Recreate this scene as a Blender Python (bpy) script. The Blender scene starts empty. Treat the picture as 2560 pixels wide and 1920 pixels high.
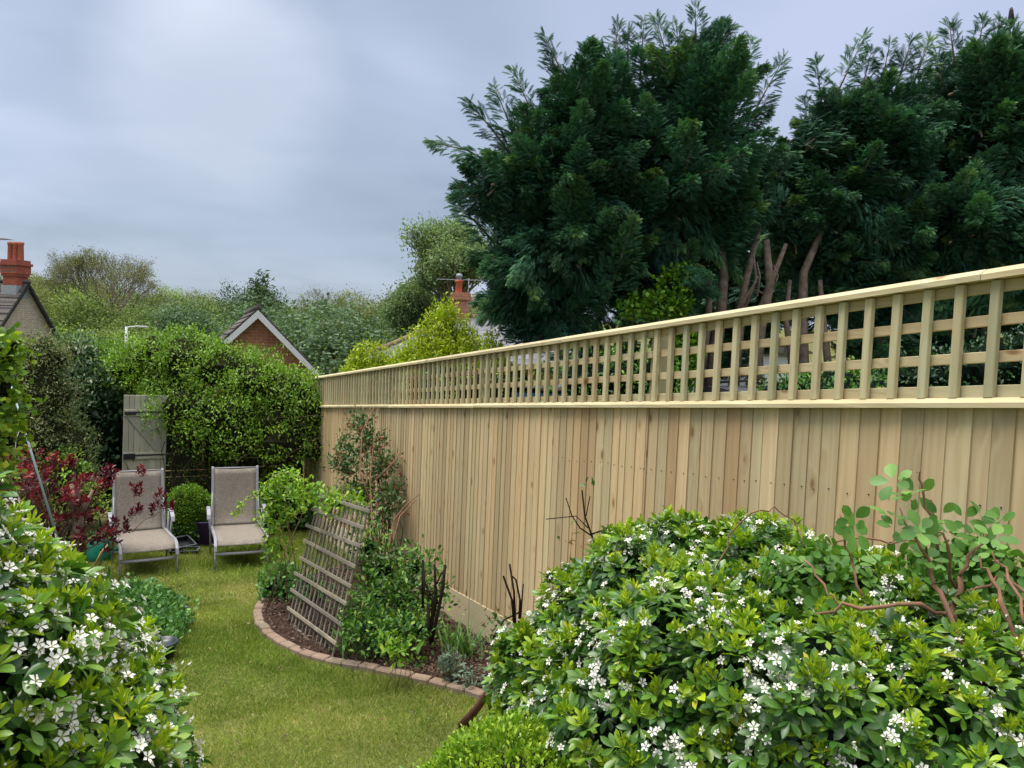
import bpy, math, random
import numpy as np
from mathutils import Vector, Matrix
rad=math.radians
rng=np.random.default_rng(7); random.seed(7)
S=bpy.context.scene; COL=S.collection
# ---------------------------------------------------------------- camera
F=1923.0; YAW,PITCH,ROLL=26.7,3.0,2.3; SL=0.092
CAM=np.array([0,0,1.98])
def cam_axes():
    y,p,r=rad(YAW),rad(PITCH),rad(ROLL)
    fw=np.array([math.sin(y)*math.cos(p),math.cos(y)*math.cos(p),-math.sin(p)])
    rt=np.array([math.cos(y),-math.sin(y),0.]);up=np.cross(rt,fw)
    return rt*math.cos(r)+up*math.sin(r), up*math.cos(r)-rt*math.sin(r), fw
RT,UP,FW=cam_axes()
cd=bpy.data.cameras.new('camera'); cam=bpy.data.objects.new('camera',cd); COL.objects.link(cam)
M=Matrix(((RT[0],UP[0],-FW[0],CAM[0]),(RT[1],UP[1],-FW[1],CAM[1]),(RT[2],UP[2],-FW[2],CAM[2]),(0,0,0,1)))
cam.matrix_world=M; cd.sensor_width=36; cd.lens=36*F/2560; cd.clip_start=.05; cd.clip_end=3000
S.camera=cam
# ---------------------------------------------------------------- world
S.view_settings.view_transform='Standard'; S.view_settings.look='None'
S.view_settings.exposure=1.25; S.view_settings.gamma=1
SUN_EL,SUN_AZ=52,-25      # azimuth from +Y towards +X
w=bpy.data.worlds.new('World'); S.world=w; w.use_nodes=True
def build_world():
    nt=w.node_tree; N=nt.nodes; L=nt.links
    for n in list(N): N.remove(n)
    out=N.new('ShaderNodeOutputWorld'); bg=N.new('ShaderNodeBackground')
    sky=N.new('ShaderNodeTexSky'); sky.sky_type='NISHITA'; sky.sun_disc=False
    sky.sun_elevation=rad(SUN_EL); sky.sun_rotation=rad(SUN_AZ)
    tc=N.new('ShaderNodeTexCoord'); sep=N.new('ShaderNodeSeparateXYZ'); L.new(tc.outputs['Generated'],sep.inputs[0])
    def math_(op,a,b=None,c=None):
        m=N.new('ShaderNodeMath'); m.operation=op
        for i,x in enumerate((a,b,c)):
            if x is None: continue
            if isinstance(x,(int,float)): m.inputs[i].default_value=x
            else: L.new(x,m.inputs[i])
        return m.outputs[0]
    zc=math_('MAXIMUM',sep.outputs['Z'],0.0)
    den=math_('ADD',zc,.16)
    cb=N.new('ShaderNodeCombineXYZ'); L.new(math_('DIVIDE',sep.outputs['X'],den),cb.inputs[0]); L.new(math_('DIVIDE',sep.outputs['Y'],den),cb.inputs[1])
    def noise(scale,det,off,dist=0.):
        mp=N.new('ShaderNodeMapping'); mp.inputs['Location'].default_value=off; mp.inputs['Rotation'].default_value=(0,0,rad(25)); mp.inputs['Scale'].default_value=(1.,1.0,1)
        L.new(cb.outputs[0],mp.inputs[0])
        n=N.new('ShaderNodeTexNoise'); n.inputs['Scale'].default_value=scale; n.inputs['Detail'].default_value=det; n.inputs['Roughness'].default_value=.45; n.inputs['Distortion'].default_value=dist
        L.new(mp.outputs[0],n.inputs['Vector']); return n.outputs[0]
    n1=noise(.75,3,(3.1,1.7,0),.25); n2=noise(2.2,4,(8,2,0),.5)
    nn=math_('ADD',math_('MULTIPLY',n1,.72),math_('MULTIPLY',n2,.28))
    cr=N.new('ShaderNodeValToRGB'); e=cr.color_ramp.elements
    e[0].position=.36; e[0].color=(.138,.170,.222,1)
    e[1].position=.66; e[1].color=(.250,.278,.360,1)
    m=e.new(.50); m.color=(.185,.218,.285,1)
    L.new(nn,cr.inputs[0])
    # thinner cloud round the veiled sun, upper left
    def dirv(u,v):
        d=RT*(u-1280)/F+UP*(960-v)/F+FW; return d/np.linalg.norm(d)
    def spot(u,v,lo,hi):
        d=dirv(u,v); dp=N.new('ShaderNodeVectorMath'); dp.operation='DOT_PRODUCT'; L.new(tc.outputs['Generated'],dp.inputs[0]); dp.inputs[1].default_value=tuple(d)
        mr=N.new('ShaderNodeMapRange'); mr.interpolation_type='SMOOTHERSTEP'; L.new(dp.outputs['Value'],mr.inputs[0]); mr.inputs[1].default_value=math.cos(rad(hi)); mr.inputs[2].default_value=math.cos(rad(lo))
        mr.inputs[3].default_value=0; mr.inputs[4].default_value=1; return mr.outputs[0]
    col=cr.outputs[0]
    def mix(fac,a,b,mode='MIX'):
        mx=N.new('ShaderNodeMix'); mx.data_type='RGBA'; mx.blend_type=mode
        if isinstance(fac,(int,float)): mx.inputs[0].default_value=fac
        else: L.new(fac,mx.inputs[0])
        for i,x in ((6,a),(7,b)):
            if isinstance(x,tuple): mx.inputs[i].default_value=x
            else: L.new(x,mx.inputs[i])
        return mx.outputs[2]
    patch=math_('MULTIPLY',spot(555,215,0,9.5),math_('ADD',n2,.25))
    col=mix(patch,col,(.36,.38,.44,1))
    patch2=math_('MULTIPLY',spot(2000,60,2,24),.55)
    col=mix(patch2,col,(.255,.28,.38,1))
    lowband=math_('MULTIPLY',spot(620,500,0,16),.55)
    col=mix(lowband,col,(.142,.174,.220,1))
    # zenith of an overcast sky is several times brighter than its horizon
    mr=N.new('ShaderNodeMapRange'); mr.interpolation_type='SMOOTHSTEP'; L.new(sep.outputs['Z'],mr.inputs[0]); mr.inputs[1].default_value=.56; mr.inputs[2].default_value=.95; mr.inputs[3].default_value=1.0; mr.inputs[4].default_value=ZEN
    vm=N.new('ShaderNodeVectorMath'); vm.operation='SCALE'; L.new(col,vm.inputs[0]); L.new(mr.outputs[0],vm.inputs['Scale'])
    sk=N.new('ShaderNodeVectorMath'); sk.operation='SCALE'; L.new(sky.outputs[0],sk.inputs[0]); sk.inputs['Scale'].default_value=1.0
    zf=N.new('ShaderNodeMapRange'); zf.interpolation_type='SMOOTHSTEP'; L.new(sep.outputs['Z'],zf.inputs[0]); zf.inputs[1].default_value=.56; zf.inputs[2].default_value=.9
    zcol=mix(zf.outputs[0],vm.outputs[0],(1.22*ZEN/4.2,1.18*ZEN/4.2,1.12*ZEN/4.2,1))
    # background strength 0.1: the cloud colours are given for that strength
    cs=N.new('ShaderNodeVectorMath'); cs.operation='SCALE'; L.new(zcol,cs.inputs[0]); cs.inputs['Scale'].default_value=10.
    fin=mix(.93,sk.outputs[0],cs.outputs[0])
    L.new(fin,bg.inputs[0]); bg.inputs[1].default_value=.1
    L.new(bg.outputs[0],out.inputs[0])
ZEN=4.2
build_world()
sl=bpy.data.lights.new('sun','SUN'); sl.energy=1.45; sl.angle=rad(26); sl.color=(1,.96,.89)
so=bpy.data.objects.new('sun',sl); COL.objects.link(so)
sd=Vector((math.sin(rad(SUN_AZ))*math.cos(rad(SUN_EL)),math.cos(rad(SUN_AZ))*math.cos(rad(SUN_EL))*0.2,math.sin(rad(SUN_EL))))
so.rotation_euler=sd.to_track_quat('Z','Y').to_euler()

# ---------------------------------------------------------------- helpers
def sm(a,b,x):
    t=np.clip((x-a)/(b-a),0,1); return t*t*(3-2*t)
def G(x,y):
    x=np.asarray(x,float); y=np.asarray(y,float)
    yy=np.clip(y,-6,13.5)
    z=-SL*yy
    z=z-1.1*sm(13.5,32,y)                  # falls on to the valley floor
    z=z+1.25*sm(3.2,7,x)*sm(1,12,y)*.75    # next door lies a little higher
    d=np.hypot(x,y)
    z=z+7.0*sm(75,200,d)+9*sm(190,420,d)
    return z
def g(x,y): return float(G(x,y))
def ray(u,v): return RT*(u-1280)/F+UP*(960-v)/F+FW
def at(u,v,d): return CAM+ray(u,v)*d
def ghit(u,v,h=0.):
    d=ray(u,v); t=(h-1.98)/(d[2]+SL*d[1]); return CAM+t*d
def px(d): return d/F                      # metres per photo pixel at depth d

def tag(o,label=None,cat=None,group=None,kind=None):
    if label: o['label']=label
    if cat: o['category']=cat
    if group: o['group']=group
    if kind: o['kind']=kind
    return o
def empty(name,loc,rz=0,**k):
    o=bpy.data.objects.new(name,None); COL.objects.link(o); o.location=loc; o.rotation_euler=(0,0,rz); o.empty_display_size=.1
    return tag(o,**k)
def link(name,me,mats,parent=None,loc=None):
    o=bpy.data.objects.new(name,me); COL.objects.link(o)
    if mats:
        for m in (mats if isinstance(mats,(list,tuple)) else [mats]): me.materials.append(m)
    if parent is not None:
        o.parent=parent
    if loc is not None: o.location=loc
    return o
def copy_tree(o,parent=None):
    c=o.copy(); COL.objects.link(c)
    if parent is not None: c.parent=parent
    for ch in list(o.children): copy_tree(ch,c)
    return c

class MB:
    """hard-surface mesh builder; coordinates local to the thing"""
    def __init__(s): s.v=[]; s.f=[]; s.r=[]; s.m=[]; s.sm=[]
    def add(s,vs,fs,rnd=None,mi=0,smooth=False):
        b=len(s.v); s.v+= [tuple(map(float,x)) for x in vs]
        r=random.random() if rnd is None else rnd
        for f in fs: s.f.append(tuple(b+i for i in f)); s.r.append(r); s.m.append(mi); s.sm.append(smooth)
    def box(s,c,size,R=None,rnd=None,mi=0,bev=0.0,taper=1.0):
        hx,hy,hz=[a/2 for a in size]; c=np.array(c,float)
        R=np.eye(3) if R is None else np.array(R)
        if bev<=0:
            P=[(sx*hx*(taper if sz>0 else 1),sy*hy*(taper if sz>0 else 1),sz*hz) for sz in(-1,1) for sy in(-1,1) for sx in(-1,1)]
            fs=[(0,2,3,1),(4,5,7,6),(0,1,5,4),(2,6,7,3),(0,4,6,2),(1,3,7,5)]
            s.add([c+R@np.array(p) for p in P],fs,rnd,mi); return
        # chamfered box : 24 verts
        b=min(bev,hx*.49,hy*.49,hz*.49); P=[]; idx={}
        for sx in(-1,1):
            for sy in(-1,1):
                for sz in(-1,1):
                    for ax in range(3):
                        p=[sx*(hx-b),sy*(hy-b),sz*(hz-b)]; p[ax]=[sx*hx,sy*hy,sz*hz][ax]
                        idx[(sx,sy,sz,ax)]=len(P); P.append(p)
        fs=[]
        for sgn in(-1,1):
            q=[idx[(sgn,a,b_,0)] for a,b_ in((-1,-1),(1,-1),(1,1),(-1,1))]; fs.append(tuple(q if sgn>0 else q[::-1]))
            q=[idx[(a,sgn,b_,1)] for a,b_ in((-1,-1),(-1,1),(1,1),(1,-1))]; fs.append(tuple(q if sgn>0 else q[::-1]))
            q=[idx[(a,b_,sgn,2)] for a,b_ in((-1,-1),(1,-1),(1,1),(-1,1))]; fs.append(tuple(q if sgn>0 else q[::-1]))
        for a in(-1,1):
            for b_ in(-1,1):
                fs.append((idx[(-1,a,b_,1)],idx[(1,a,b_,1)],idx[(1,a,b_,2)],idx[(-1,a,b_,2)]))
                fs.append((idx[(a,-1,b_,0)],idx[(a,1,b_,0)],idx[(a,1,b_,2)],idx[(a,-1,b_,2)]))
                fs.append((idx[(a,b_,-1,0)],idx[(a,b_,1,0)],idx[(a,b_,1,1)],idx[(a,b_,-1,1)]))
                for c_ in(-1,1): fs.append((idx[(a,b_,c_,0)],idx[(a,b_,c_,1)],idx[(a,b_,c_,2)]))
        s.add([c+R@np.array(p) for p in P],fs,rnd,mi)
    def tube(s,pts,radii,n=8,rnd=None,mi=0,cap=True,flat=1.0,smooth=True):
        pts=[np.array(p,float) for p in pts]; k=len(pts)
        if not hasattr(radii,'__len__'): radii=[radii]*k
        V=[]; prev=None
        for i,p in enumerate(pts):
            t=pts[min(i+1,k-1)]-pts[max(i-1,0)]; t/=np.linalg.norm(t)+1e-9
            if prev is None:
                a=np.array([0,0,1.]) if abs(t[2])<.9 else np.array([1.,0,0])
                x=np.cross(a,t); x/=np.linalg.norm(x)
            else:
                x=prev-t*(prev@t); x/=np.linalg.norm(x)+1e-9
            prev=x; y=np.cross(t,x)
            for j in range(n):
                an=2*math.pi*j/n; V.append(p+radii[i]*(x*math.cos(an)+y*math.sin(an)*flat))
        fs=[(i*n+j,i*n+(j+1)%n,(i+1)*n+(j+1)%n,(i+1)*n+j) for i in range(k-1) for j in range(n)]
        if cap: fs+= [tuple(range(n))[::-1],tuple((k-1)*n+j for j in range(n))]
        s.add(V,fs,rnd,mi,smooth)
    def lathe(s,c,prof,n=20,rnd=None,mi=0,smooth=True,sx=1,sy=1):
        V=[];k=len(prof)
        for r,z in prof:
            for j in range(n):
                a=2*math.pi*j/n; V.append((c[0]+r*math.cos(a)*sx,c[1]+r*math.sin(a)*sy,c[2]+z))
        fs=[(i*n+j,i*n+(j+1)%n,(i+1)*n+(j+1)%n,(i+1)*n+j) for i in range(k-1) for j in range(n)]
        s.add(V,fs,rnd,mi,smooth)
    def poly_extrude(s,poly,y0,y1,axis='y',rnd=None,mi=0):
        n=len(poly); mk=(lambda a,b,t:(a,t,b)) if axis=='y' else ((lambda a,b,t:(t,a,b)) if axis=='x' else (lambda a,b,t:(a,b,t)))
        V=[mk(a,b,y0) for a,b in poly]+[mk(a,b,y1) for a,b in poly]
        fs=[tuple(range(n)),tuple(range(n,2*n))[::-1]]+[(i,i+n,(i+1)%n+n,(i+1)%n) for i in range(n)]
        s.add(V,fs,rnd,mi)
    def build(s,name,mats,parent=None,loc=None):
        me=bpy.data.meshes.new(name); me.from_pydata(s.v,[],s.f)
        a=me.attributes.new('rnd','FLOAT','FACE'); a.data.foreach_set('value',s.r)
        o=link(name,me,mats,parent,loc)
        me.polygons.foreach_set('material_index',s.m)
        me.polygons.foreach_set('use_smooth',s.sm)
        import bmesh
        bm=bmesh.new(); bm.from_mesh(me); bmesh.ops.recalc_face_normals(bm,faces=bm.faces); bm.to_mesh(me); bm.free()
        return o

class Leaves:
    """thousands of copies of small leaf templates as one triangle mesh"""
    def __init__(s): s.V=[]; s.T=[]; s.R=[]; s.n=0
    def add(s,tmpl,P,Y,Z,size,rnd=None,wid=None):
        tv,tf=tmpl; P=np.atleast_2d(P); n=len(P)
        if n==0: return
        Y=Y/(np.linalg.norm(Y,axis=1,keepdims=True)+1e-9)
        X=np.cross(Y,Z); X/= (np.linalg.norm(X,axis=1,keepdims=True)+1e-9)
        Zn=np.cross(X,Y); size=np.broadcast_to(size,(n,))[:,None,None]
        wx=1.0 if wid is None else np.broadcast_to(wid,(n,))[:,None,None]
        v=P[:,None,:]+size*(tv[None,:,0:1]*wx*X[:,None,:]+tv[None,:,1:2]*Y[:,None,:]+tv[None,:,2:3]*Zn[:,None,:])
        s.V.append(v.reshape(-1,3).astype(np.float32))
        m=len(tv); s.T.append((tf[None]+ (np.arange(n)*m)[:,None,None]+s.n).reshape(-1,3)); s.n+=n*m
        r=rng.random(n) if rnd is None else np.broadcast_to(rnd,(n,))
        s.R.append(np.repeat(r,len(tf)))
    def build(s,name,mat,parent=None,loc=None,smooth=True):
        V=np.concatenate(s.V); T=np.concatenate(s.T).astype(np.int32); R_=np.concatenate(s.R).astype(np.float32)
        if loc is not None: V=V-np.array(loc,np.float32)
        me=bpy.data.meshes.new(name); me.vertices.add(len(V)); me.vertices.foreach_set('co',V.ravel())
        me.loops.add(len(T)*3); me.loops.foreach_set('vertex_index',T.ravel())
        me.polygons.add(len(T)); me.polygons.foreach_set('loop_start',np.arange(0,len(T)*3,3,dtype=np.int32))
        me.update(calc_edges=True)
        a=me.attributes.new('rnd','FLOAT','FACE'); a.data.foreach_set('value',R_)
        me.polygons.foreach_set('use_smooth',np.full(len(T),smooth))
        return link(name,me,mat,parent)
def unit(v): return v/(np.linalg.norm(v,axis=-1,keepdims=True)+1e-9)
def rdir(n): return unit(rng.normal(size=(n,3)))

# leaf templates: +Y along the leaf, +Z upper side
def T_leaf(w=.45,fold=.1,droop=.12,t1=.38,t2=.72,w2=.85):
    c=[(0,0,0),(0,t1,.02-droop*t1**2),(0,t2,-droop*t2**2),(0,1,-droop)]
    l=[(-w/2*w2,t1,fold*.8-droop*t1**2),(-w/2,t2*.93,fold-droop*t2**2)]
    r=[(-x,y,z) for x,y,z in l]
    V=np.array(c+l+r,float)
    f=[(0,1,4),(4,1,2),(4,2,5),(5,2,3),(0,6,1),(6,2,1),(6,7,2),(7,3,2)]
    return V,np.array(f)
def T_dia(w=.5,fold=.08,mid=.5):
    V=np.array([(0,0,0),(-w/2,mid,fold),(w/2,mid,fold),(0,1,0)],float)
    return V,np.array([(0,3,1),(0,2,3)])
def T_round(w=.9):
    a=np.linspace(0,2*np.pi,7)[:-1]; V=[(0,.5,-.05)]+[(w/2*math.sin(t),.5-.5*math.cos(t),.03) for t in a]
    return np.array(V),np.array([(0,i+1,(i+1)%6+1) for i in range(6)])
def T_blade():
    V=np.array([(-.06,0,0),(.06,0,0),(.045,.5,.04),(-.045,.5,.04),(0,1,.18)],float)
    return V,np.array([(0,1,2),(0,2,3),(3,2,4)])
def T_frond(n=6,ang=38,w=.085,droop=.28):
    V=[];Fc=[]
    def tri(a,b,c):
        k=len(V); V.extend([a,b,c]); Fc.append((k,k+1,k+2))
    z=lambda t:-droop*t*t
    tri((-.025,0,0),(.025,0,0),(0,1,z(1)))
    for i in range(n):
        t=.08+.80*i/n; L_=(.42*(1-t)+.13)
        for sg in(-1,1):
            tt=t+(.04 if sg>0 else 0); a=math.radians(ang)
            ex,ey=sg*math.sin(a)*L_,tt+math.cos(a)*L_
            tri((0,tt,z(tt)),(0,tt+w*1.5,z(tt)),(ex,ey,z(ey)-.06-L_*.15))
            # side leaflet off the pinna
            m=(sg*math.sin(a)*L_*.45,tt+math.cos(a)*L_*.45)
            tri((m[0],m[1],z(m[1])-.02),(m[0]*.8,m[1]+.02,z(m[1])),(m[0]+sg*.02,m[1]+L_*.45,z(m[1]+.2)-.05))
    return np.array(V,float),np.array(Fc)
def T_leafh(w=.45,fold=.08,droop=.12,peak=.62,n=6,sharp=1.0):
    V=[];Fc=[]
    for i in range(n+1):
        t=i/n; hw=w/2*(math.sin(math.pi*t**(math.log(.5)/math.log(peak))))**(.75*sharp) if 0<i<n else 0.0
        z=-droop*t*t; V+=[(0,t,z),(-hw,t,z+fold*hw*2/w*(1-.3*t)),(hw,t,z+fold*hw*2/w*(1-.3*t))]
    for i in range(n):
        a,b=3*i,3*i+3
        if i>0: Fc+=[(a,b,a+1),(a,a+2,b)]
        if i<n-1: Fc+=[(a+1,b,b+1),(a+2,b+2,b)] if i>0 else [(a,b,b+1),(a,b+2,b)]
    return np.array(V,float),np.array(Fc)
def T_frondf(n=5,ang=36,w=.085,droop=.30):
    V=[];Fc=[]; z=lambda t:-droop*t*t
    def tri(a,b,c):
        k=len(V); V.extend([a,b,c]); Fc.append((k,k+1,k+2))
    tri((-.035,0,0),(.035,0,0),(0,1,z(1)))
    for i in range(n):
        t=.05+.80*i/n; L_=.40*(1-t)+.16
        for sg in(-1,1):
            tt=t+(.06 if sg>0 else 0); a=math.radians(ang); ex,ey=sg*math.sin(a)*L_,tt+math.cos(a)*L_
            tri((0,tt,z(tt)),(0,tt+w*1.6,z(tt)),(ex,ey,z(ey)-.05-L_*.15))
    return np.array(V,float),np.array(Fc)
LEAF=T_leaf(); LEAF_N=T_leaf(.30,.06,.15); LEAF_R=T_leaf(.72,.06,.08,.35,.68,.9); DIA=T_dia(); DIAN=T_dia(.28); ROUND=T_round(); BLADE=T_blade(); FROND=T_frond(7,34,.040,.30); FRONDF=T_frondf()
def T_flower():
    V=[];Fc=[]
    for k in range(5):
        a=2*math.pi*k/5; c,s_=math.cos(a),math.sin(a)
        R2=lambda x,y,z:(x*c-y*s_,x*s_+y*c,z)
        b=len(V); V+= [R2(0,.06,0),R2(-.29,.60,.16),R2(.29,.60,.16),R2(0,.62,.10),R2(0,1,.12)]
        Fc+=[(b,b+3,b+1),(b,b+2,b+3),(b+1,b+3,b+4),(b+3,b+2,b+4)]
    V=np.array(V); V[:,:2]*=.5; V=V[:,[0,1,2]]; return V,np.array(Fc)
FLOWER=T_flower()
def T_bud():
    V=np.array([(0,0,0),(.22,.45,0),(0,.45,.22),(-.22,.45,0),(0,.45,-.22),(0,1,0)],float)
    return V,np.array([(0,2,1),(0,3,2),(0,4,3),(0,1,4),(5,1,2),(5,2,3),(5,3,4),(5,4,1)])
BUD=T_bud()

# ---------------------------------------------------------------- materials
def newmat(name):
    m=bpy.data.materials.new(name); m.use_nodes=True; nt=m.node_tree
    for n in list(nt.nodes): nt.nodes.remove(n)
    out=nt.nodes.new('ShaderNodeOutputMaterial'); p=nt.nodes.new('ShaderNodeBsdfPrincipled'); nt.links.new(p.outputs[0],out.inputs[0])
    return m,nt,p,out
class NB:
    def __init__(s,nt): s.N=nt.nodes; s.L=nt.links
    def m(s,op,a,b=None,c=None,clamp=False):
        n=s.N.new('ShaderNodeMath'); n.operation=op; n.use_clamp=clamp
        for i,x in enumerate((a,b,c)):
            if x is None: continue
            if isinstance(x,(int,float)): n.inputs[i].default_value=x
            else: s.L.new(x,n.inputs[i])
        return n.outputs[0]
    def mix(s,f,a,b,mode='MIX'):
        n=s.N.new('ShaderNodeMix'); n.data_type='RGBA'; n.blend_type=mode
        if isinstance(f,(int,float)): n.inputs[0].default_value=f
        else: s.L.new(f,n.inputs[0])
        for i,x in ((6,a),(7,b)):
            if isinstance(x,tuple): n.inputs[i].default_value=(x+(1,))[:4]
            else: s.L.new(x,n.inputs[i])
        return n.outputs[2]
    def ramp(s,f,stops,interp='LINEAR'):
        n=s.N.new('ShaderNodeValToRGB'); n.color_ramp.interpolation=interp; e=n.color_ramp.elements
        while len(e)<len(stops): e.new(.5)
        for i,(p,c) in enumerate(stops): e[i].position=p; e[i].color=(tuple(c)+(1,))[:4] if len(c)<4 else c
        s.L.new(f,n.inputs[0]); return n.outputs[0]
    def rng(s,f,a,b,c=0,d=1,sm_=False):
        n=s.N.new('ShaderNodeMapRange'); 
        if sm_: n.interpolation_type='SMOOTHSTEP'
        s.L.new(f,n.inputs[0]); 
        for i,x in zip((1,2,3,4),(a,b,c,d)): n.inputs[i].default_value=x
        return n.outputs[0]
    def co(s,k='Object'): return s.N.new('ShaderNodeTexCoord').outputs[k]
    def attr(s,n_='rnd'):
        n=s.N.new('ShaderNodeAttribute'); n.attribute_name=n_; return n.outputs['Fac']
    def map(s,v,sc=(1,1,1),loc=(0,0,0),rot=(0,0,0)):
        n=s.N.new('ShaderNodeMapping'); s.L.new(v,n.inputs[0]); n.inputs['Scale'].default_value=sc; n.inputs['Location'].default_value=loc; n.inputs['Rotation'].default_value=rot; return n.outputs[0]
    def noise(s,v,scale,det=3,rough=.5,dist=0.):
        n=s.N.new('ShaderNodeTexNoise'); s.L.new(v,n.inputs['Vector']); n.inputs['Scale'].default_value=scale; n.inputs['Detail'].default_value=det; n.inputs['Roughness'].default_value=rough; n.inputs['Distortion'].default_value=dist; return n.outputs[0]
    def vadd(s,a,b):
        n=s.N.new('ShaderNodeVectorMath'); n.operation='ADD'; s.L.new(a,n.inputs[0]); s.L.new(b,n.inputs[1]); return n.outputs[0]
    def comb(s,x,y,z):
        n=s.N.new('ShaderNodeCombineXYZ')
        for i,a in enumerate((x,y,z)):
            if isinstance(a,(int,float)): n.inputs[i].default_value=a
            else: s.L.new(a,n.inputs[i])
        return n.outputs[0]
    def sep(s,v):
        n=s.N.new('ShaderNodeSeparateXYZ'); s.L.new(v,n.inputs[0]); return n.outputs
    def bump(s,h,st,dist,p):
        n=s.N.new('ShaderNodeBump'); n.inputs['Strength'].default_value=st; n.inputs['Distance'].default_value=dist; s.L.new(h,n.inputs['Height']); s.L.new(n.outputs[0],p.inputs['Normal'])
def leaf_mat(name,stops,rough=.5,trans=.22,tcol=None,spec=.4,patch=.35,pscale=2.5,objvar=0.):
    m,nt,p,out=newmat(name); b=NB(nt)
    c=b.ramp(b.attr(),stops)
    n=b.noise(b.co(),pscale,2)
    k=b.rng(n,.3,.7,1-patch,1+patch)
    c=b.mix(1.0,c,b.comb(k,k,b.m('MULTIPLY',k,.95)),'MULTIPLY')
    if objvar:
        oi=b.N.new('ShaderNodeObjectInfo'); r=oi.outputs['Random']
        hs=b.N.new('ShaderNodeHueSaturation'); b.L.new(c,hs.inputs['Color']); b.L.new(b.rng(r,0,1,.5-objvar*.10,.5+objvar*.06),hs.inputs['Hue'])
        b.L.new(b.rng(b.m('FRACT',b.m('MULTIPLY',r,7.3)),0,1,1-objvar*.5,1+objvar*.5),hs.inputs['Value']); b.L.new(b.rng(b.m('FRACT',b.m('MULTIPLY',r,13.7)),0,1,1-objvar*.35,1.05),hs.inputs['Saturation']); c=hs.outputs[0]
    b.L.new(c,p.inputs['Base Color']); p.inputs['Roughness'].default_value=rough; p.inputs['Specular IOR Level'].default_value=spec
    if trans>0:
        t=b.N.new('ShaderNodeBsdfTranslucent'); b.L.new(b.mix(1.0,c,tcol or (1.25,1.35,.6),'MULTIPLY'),t.inputs[0])
        mx=b.N.new('ShaderNodeMixShader'); mx.inputs[0].default_value=trans; b.L.new(p.outputs[0],mx.inputs[1]); b.L.new(t.outputs[0],mx.inputs[2]); b.L.new(mx.outputs[0],out.inputs[0])
    return m
def plain(name,col,rough=.6,spec=.4,metal=0,var=.12,scale=8,bump=.0,col2=None):
    m,nt,p,out=newmat(name); b=NB(nt)
    n=b.noise(b.co(),scale,4,.6)
    c2=col2 or tuple(x*(1-2*var) for x in col)
    c=b.mix(b.rng(n,.3,.7),c2,col)
    b.L.new(c,p.inputs['Base Color']); p.inputs['Roughness'].default_value=rough; p.inputs['Specular IOR Level'].default_value=spec; p.inputs['Metallic'].default_value=metal
    if bump: b.bump(n,bump,.01,p)
    return m
def wood(name,axis='z',base=(.46,.37,.205),dark=(.30,.215,.105),green=(.42,.40,.235),pink=(.47,.30,.165),contrast=1.0,knot=.10,rough=.75,scale=1.0,across='y'):
    """treated softwood: long grain along `axis`, knots, each board its own tone"""
    m,nt,p,out=newmat(name); b=NB(nt)
    x,y,z=b.sep(b.co())
    d={'x':x,'y':y,'z':z}; L_=d[axis]; rest=[k for k in 'xyz' if k!=axis]
    A=d[across]; B=d[[k for k in rest if k!=across][0]]
    r=b.attr(); ro=b.m('MULTIPLY',r,57.); 
    # coordinates: along, across, per-board shift
    vk=b.comb(b.m('ADD',b.m('MULTIPLY',L_,4.6*scale),ro),b.m('MULTIPLY',A,9*scale),b.m('MULTIPLY',ro,1.7))
    vo=b.N.new('ShaderNodeTexVoronoi'); b.L.new(vk,vo.inputs['Vector']); vo.inputs['Scale'].default_value=1.0; vo.inputs['Randomness'].default_value=1.
    kd=b.m('ADD',vo.outputs['Distance'],b.m('MULTIPLY',b.m('LESS_THAN',b.sep(vo.outputs['Color'])[0],.50),.6))
    vs=b.comb(b.m('ADD',b.m('MULTIPLY',L_,.9*scale),ro),b.m('MULTIPLY',A,14*scale),ro)
    warp=b.noise(vs,1.0,3,.5)
    ph=b.m('ADD',b.m('MULTIPLY',A,120*scale),b.m('MULTIPLY',warp,22.))
    ph=b.m('ADD',ph,b.m('MULTIPLY',b.rng(kd,0,.45,1,0,True),7.))
    grain=b.rng(b.m('SINE',ph),-1,1,0,1)
    fine=b.noise(b.comb(b.m('MULTIPLY',L_,6.),b.m('MULTIPLY',A,240.),ro),1.0,2,.6)
    gm=b.m('ADD',b.m('MULTIPLY',grain,.45*contrast),b.m('MULTIPLY',fine,.35*contrast))
    # board tone
    r2=b.m('FRACT',b.m('MULTIPLY',r,9.17)); r3=b.m('FRACT',b.m('MULTIPLY',r,31.7))
    tone=b.mix(b.rng(r2,.35,.95),base,green); tone=b.mix(b.rng(r3,.72,1.,0,.8),tone,pink)
    big=b.noise(b.comb(b.m('ADD',b.m('MULTIPLY',L_,1.3),ro),b.m('MULTIPLY',A,5.),ro),1.0,3,.6)
    tone=b.mix(b.rng(big,.35,.75,0,.5),tone,pink)
    c=b.mix(b.m('MULTIPLY',gm,.55,clamp=True),tone,dark)
    kr=b.rng(kd,knot*.6,knot*1.3,1,0,True); 
    c=b.mix(b.m('MULTIPLY',b.rng(kd,knot*1.0,knot*2.2,1,0,True),.40),c,(.38,.22,.09))
    c=b.mix(b.m('MULTIPLY',kr,.7),c,(.20,.095,.04))
    v=b.rng(b.m('FRACT',b.m('MULTIPLY',r,3.77)),0,1,.76,1.16)
    c=b.mix(1.,c,b.comb(v,v,v),'MULTIPLY')
    b.L.new(c,p.inputs['Base Color']); p.inputs['Roughness'].default_value=rough; p.inputs['Specular IOR Level'].default_value=.25
    b.bump(gm,.35,.002,p)
    return m
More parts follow.
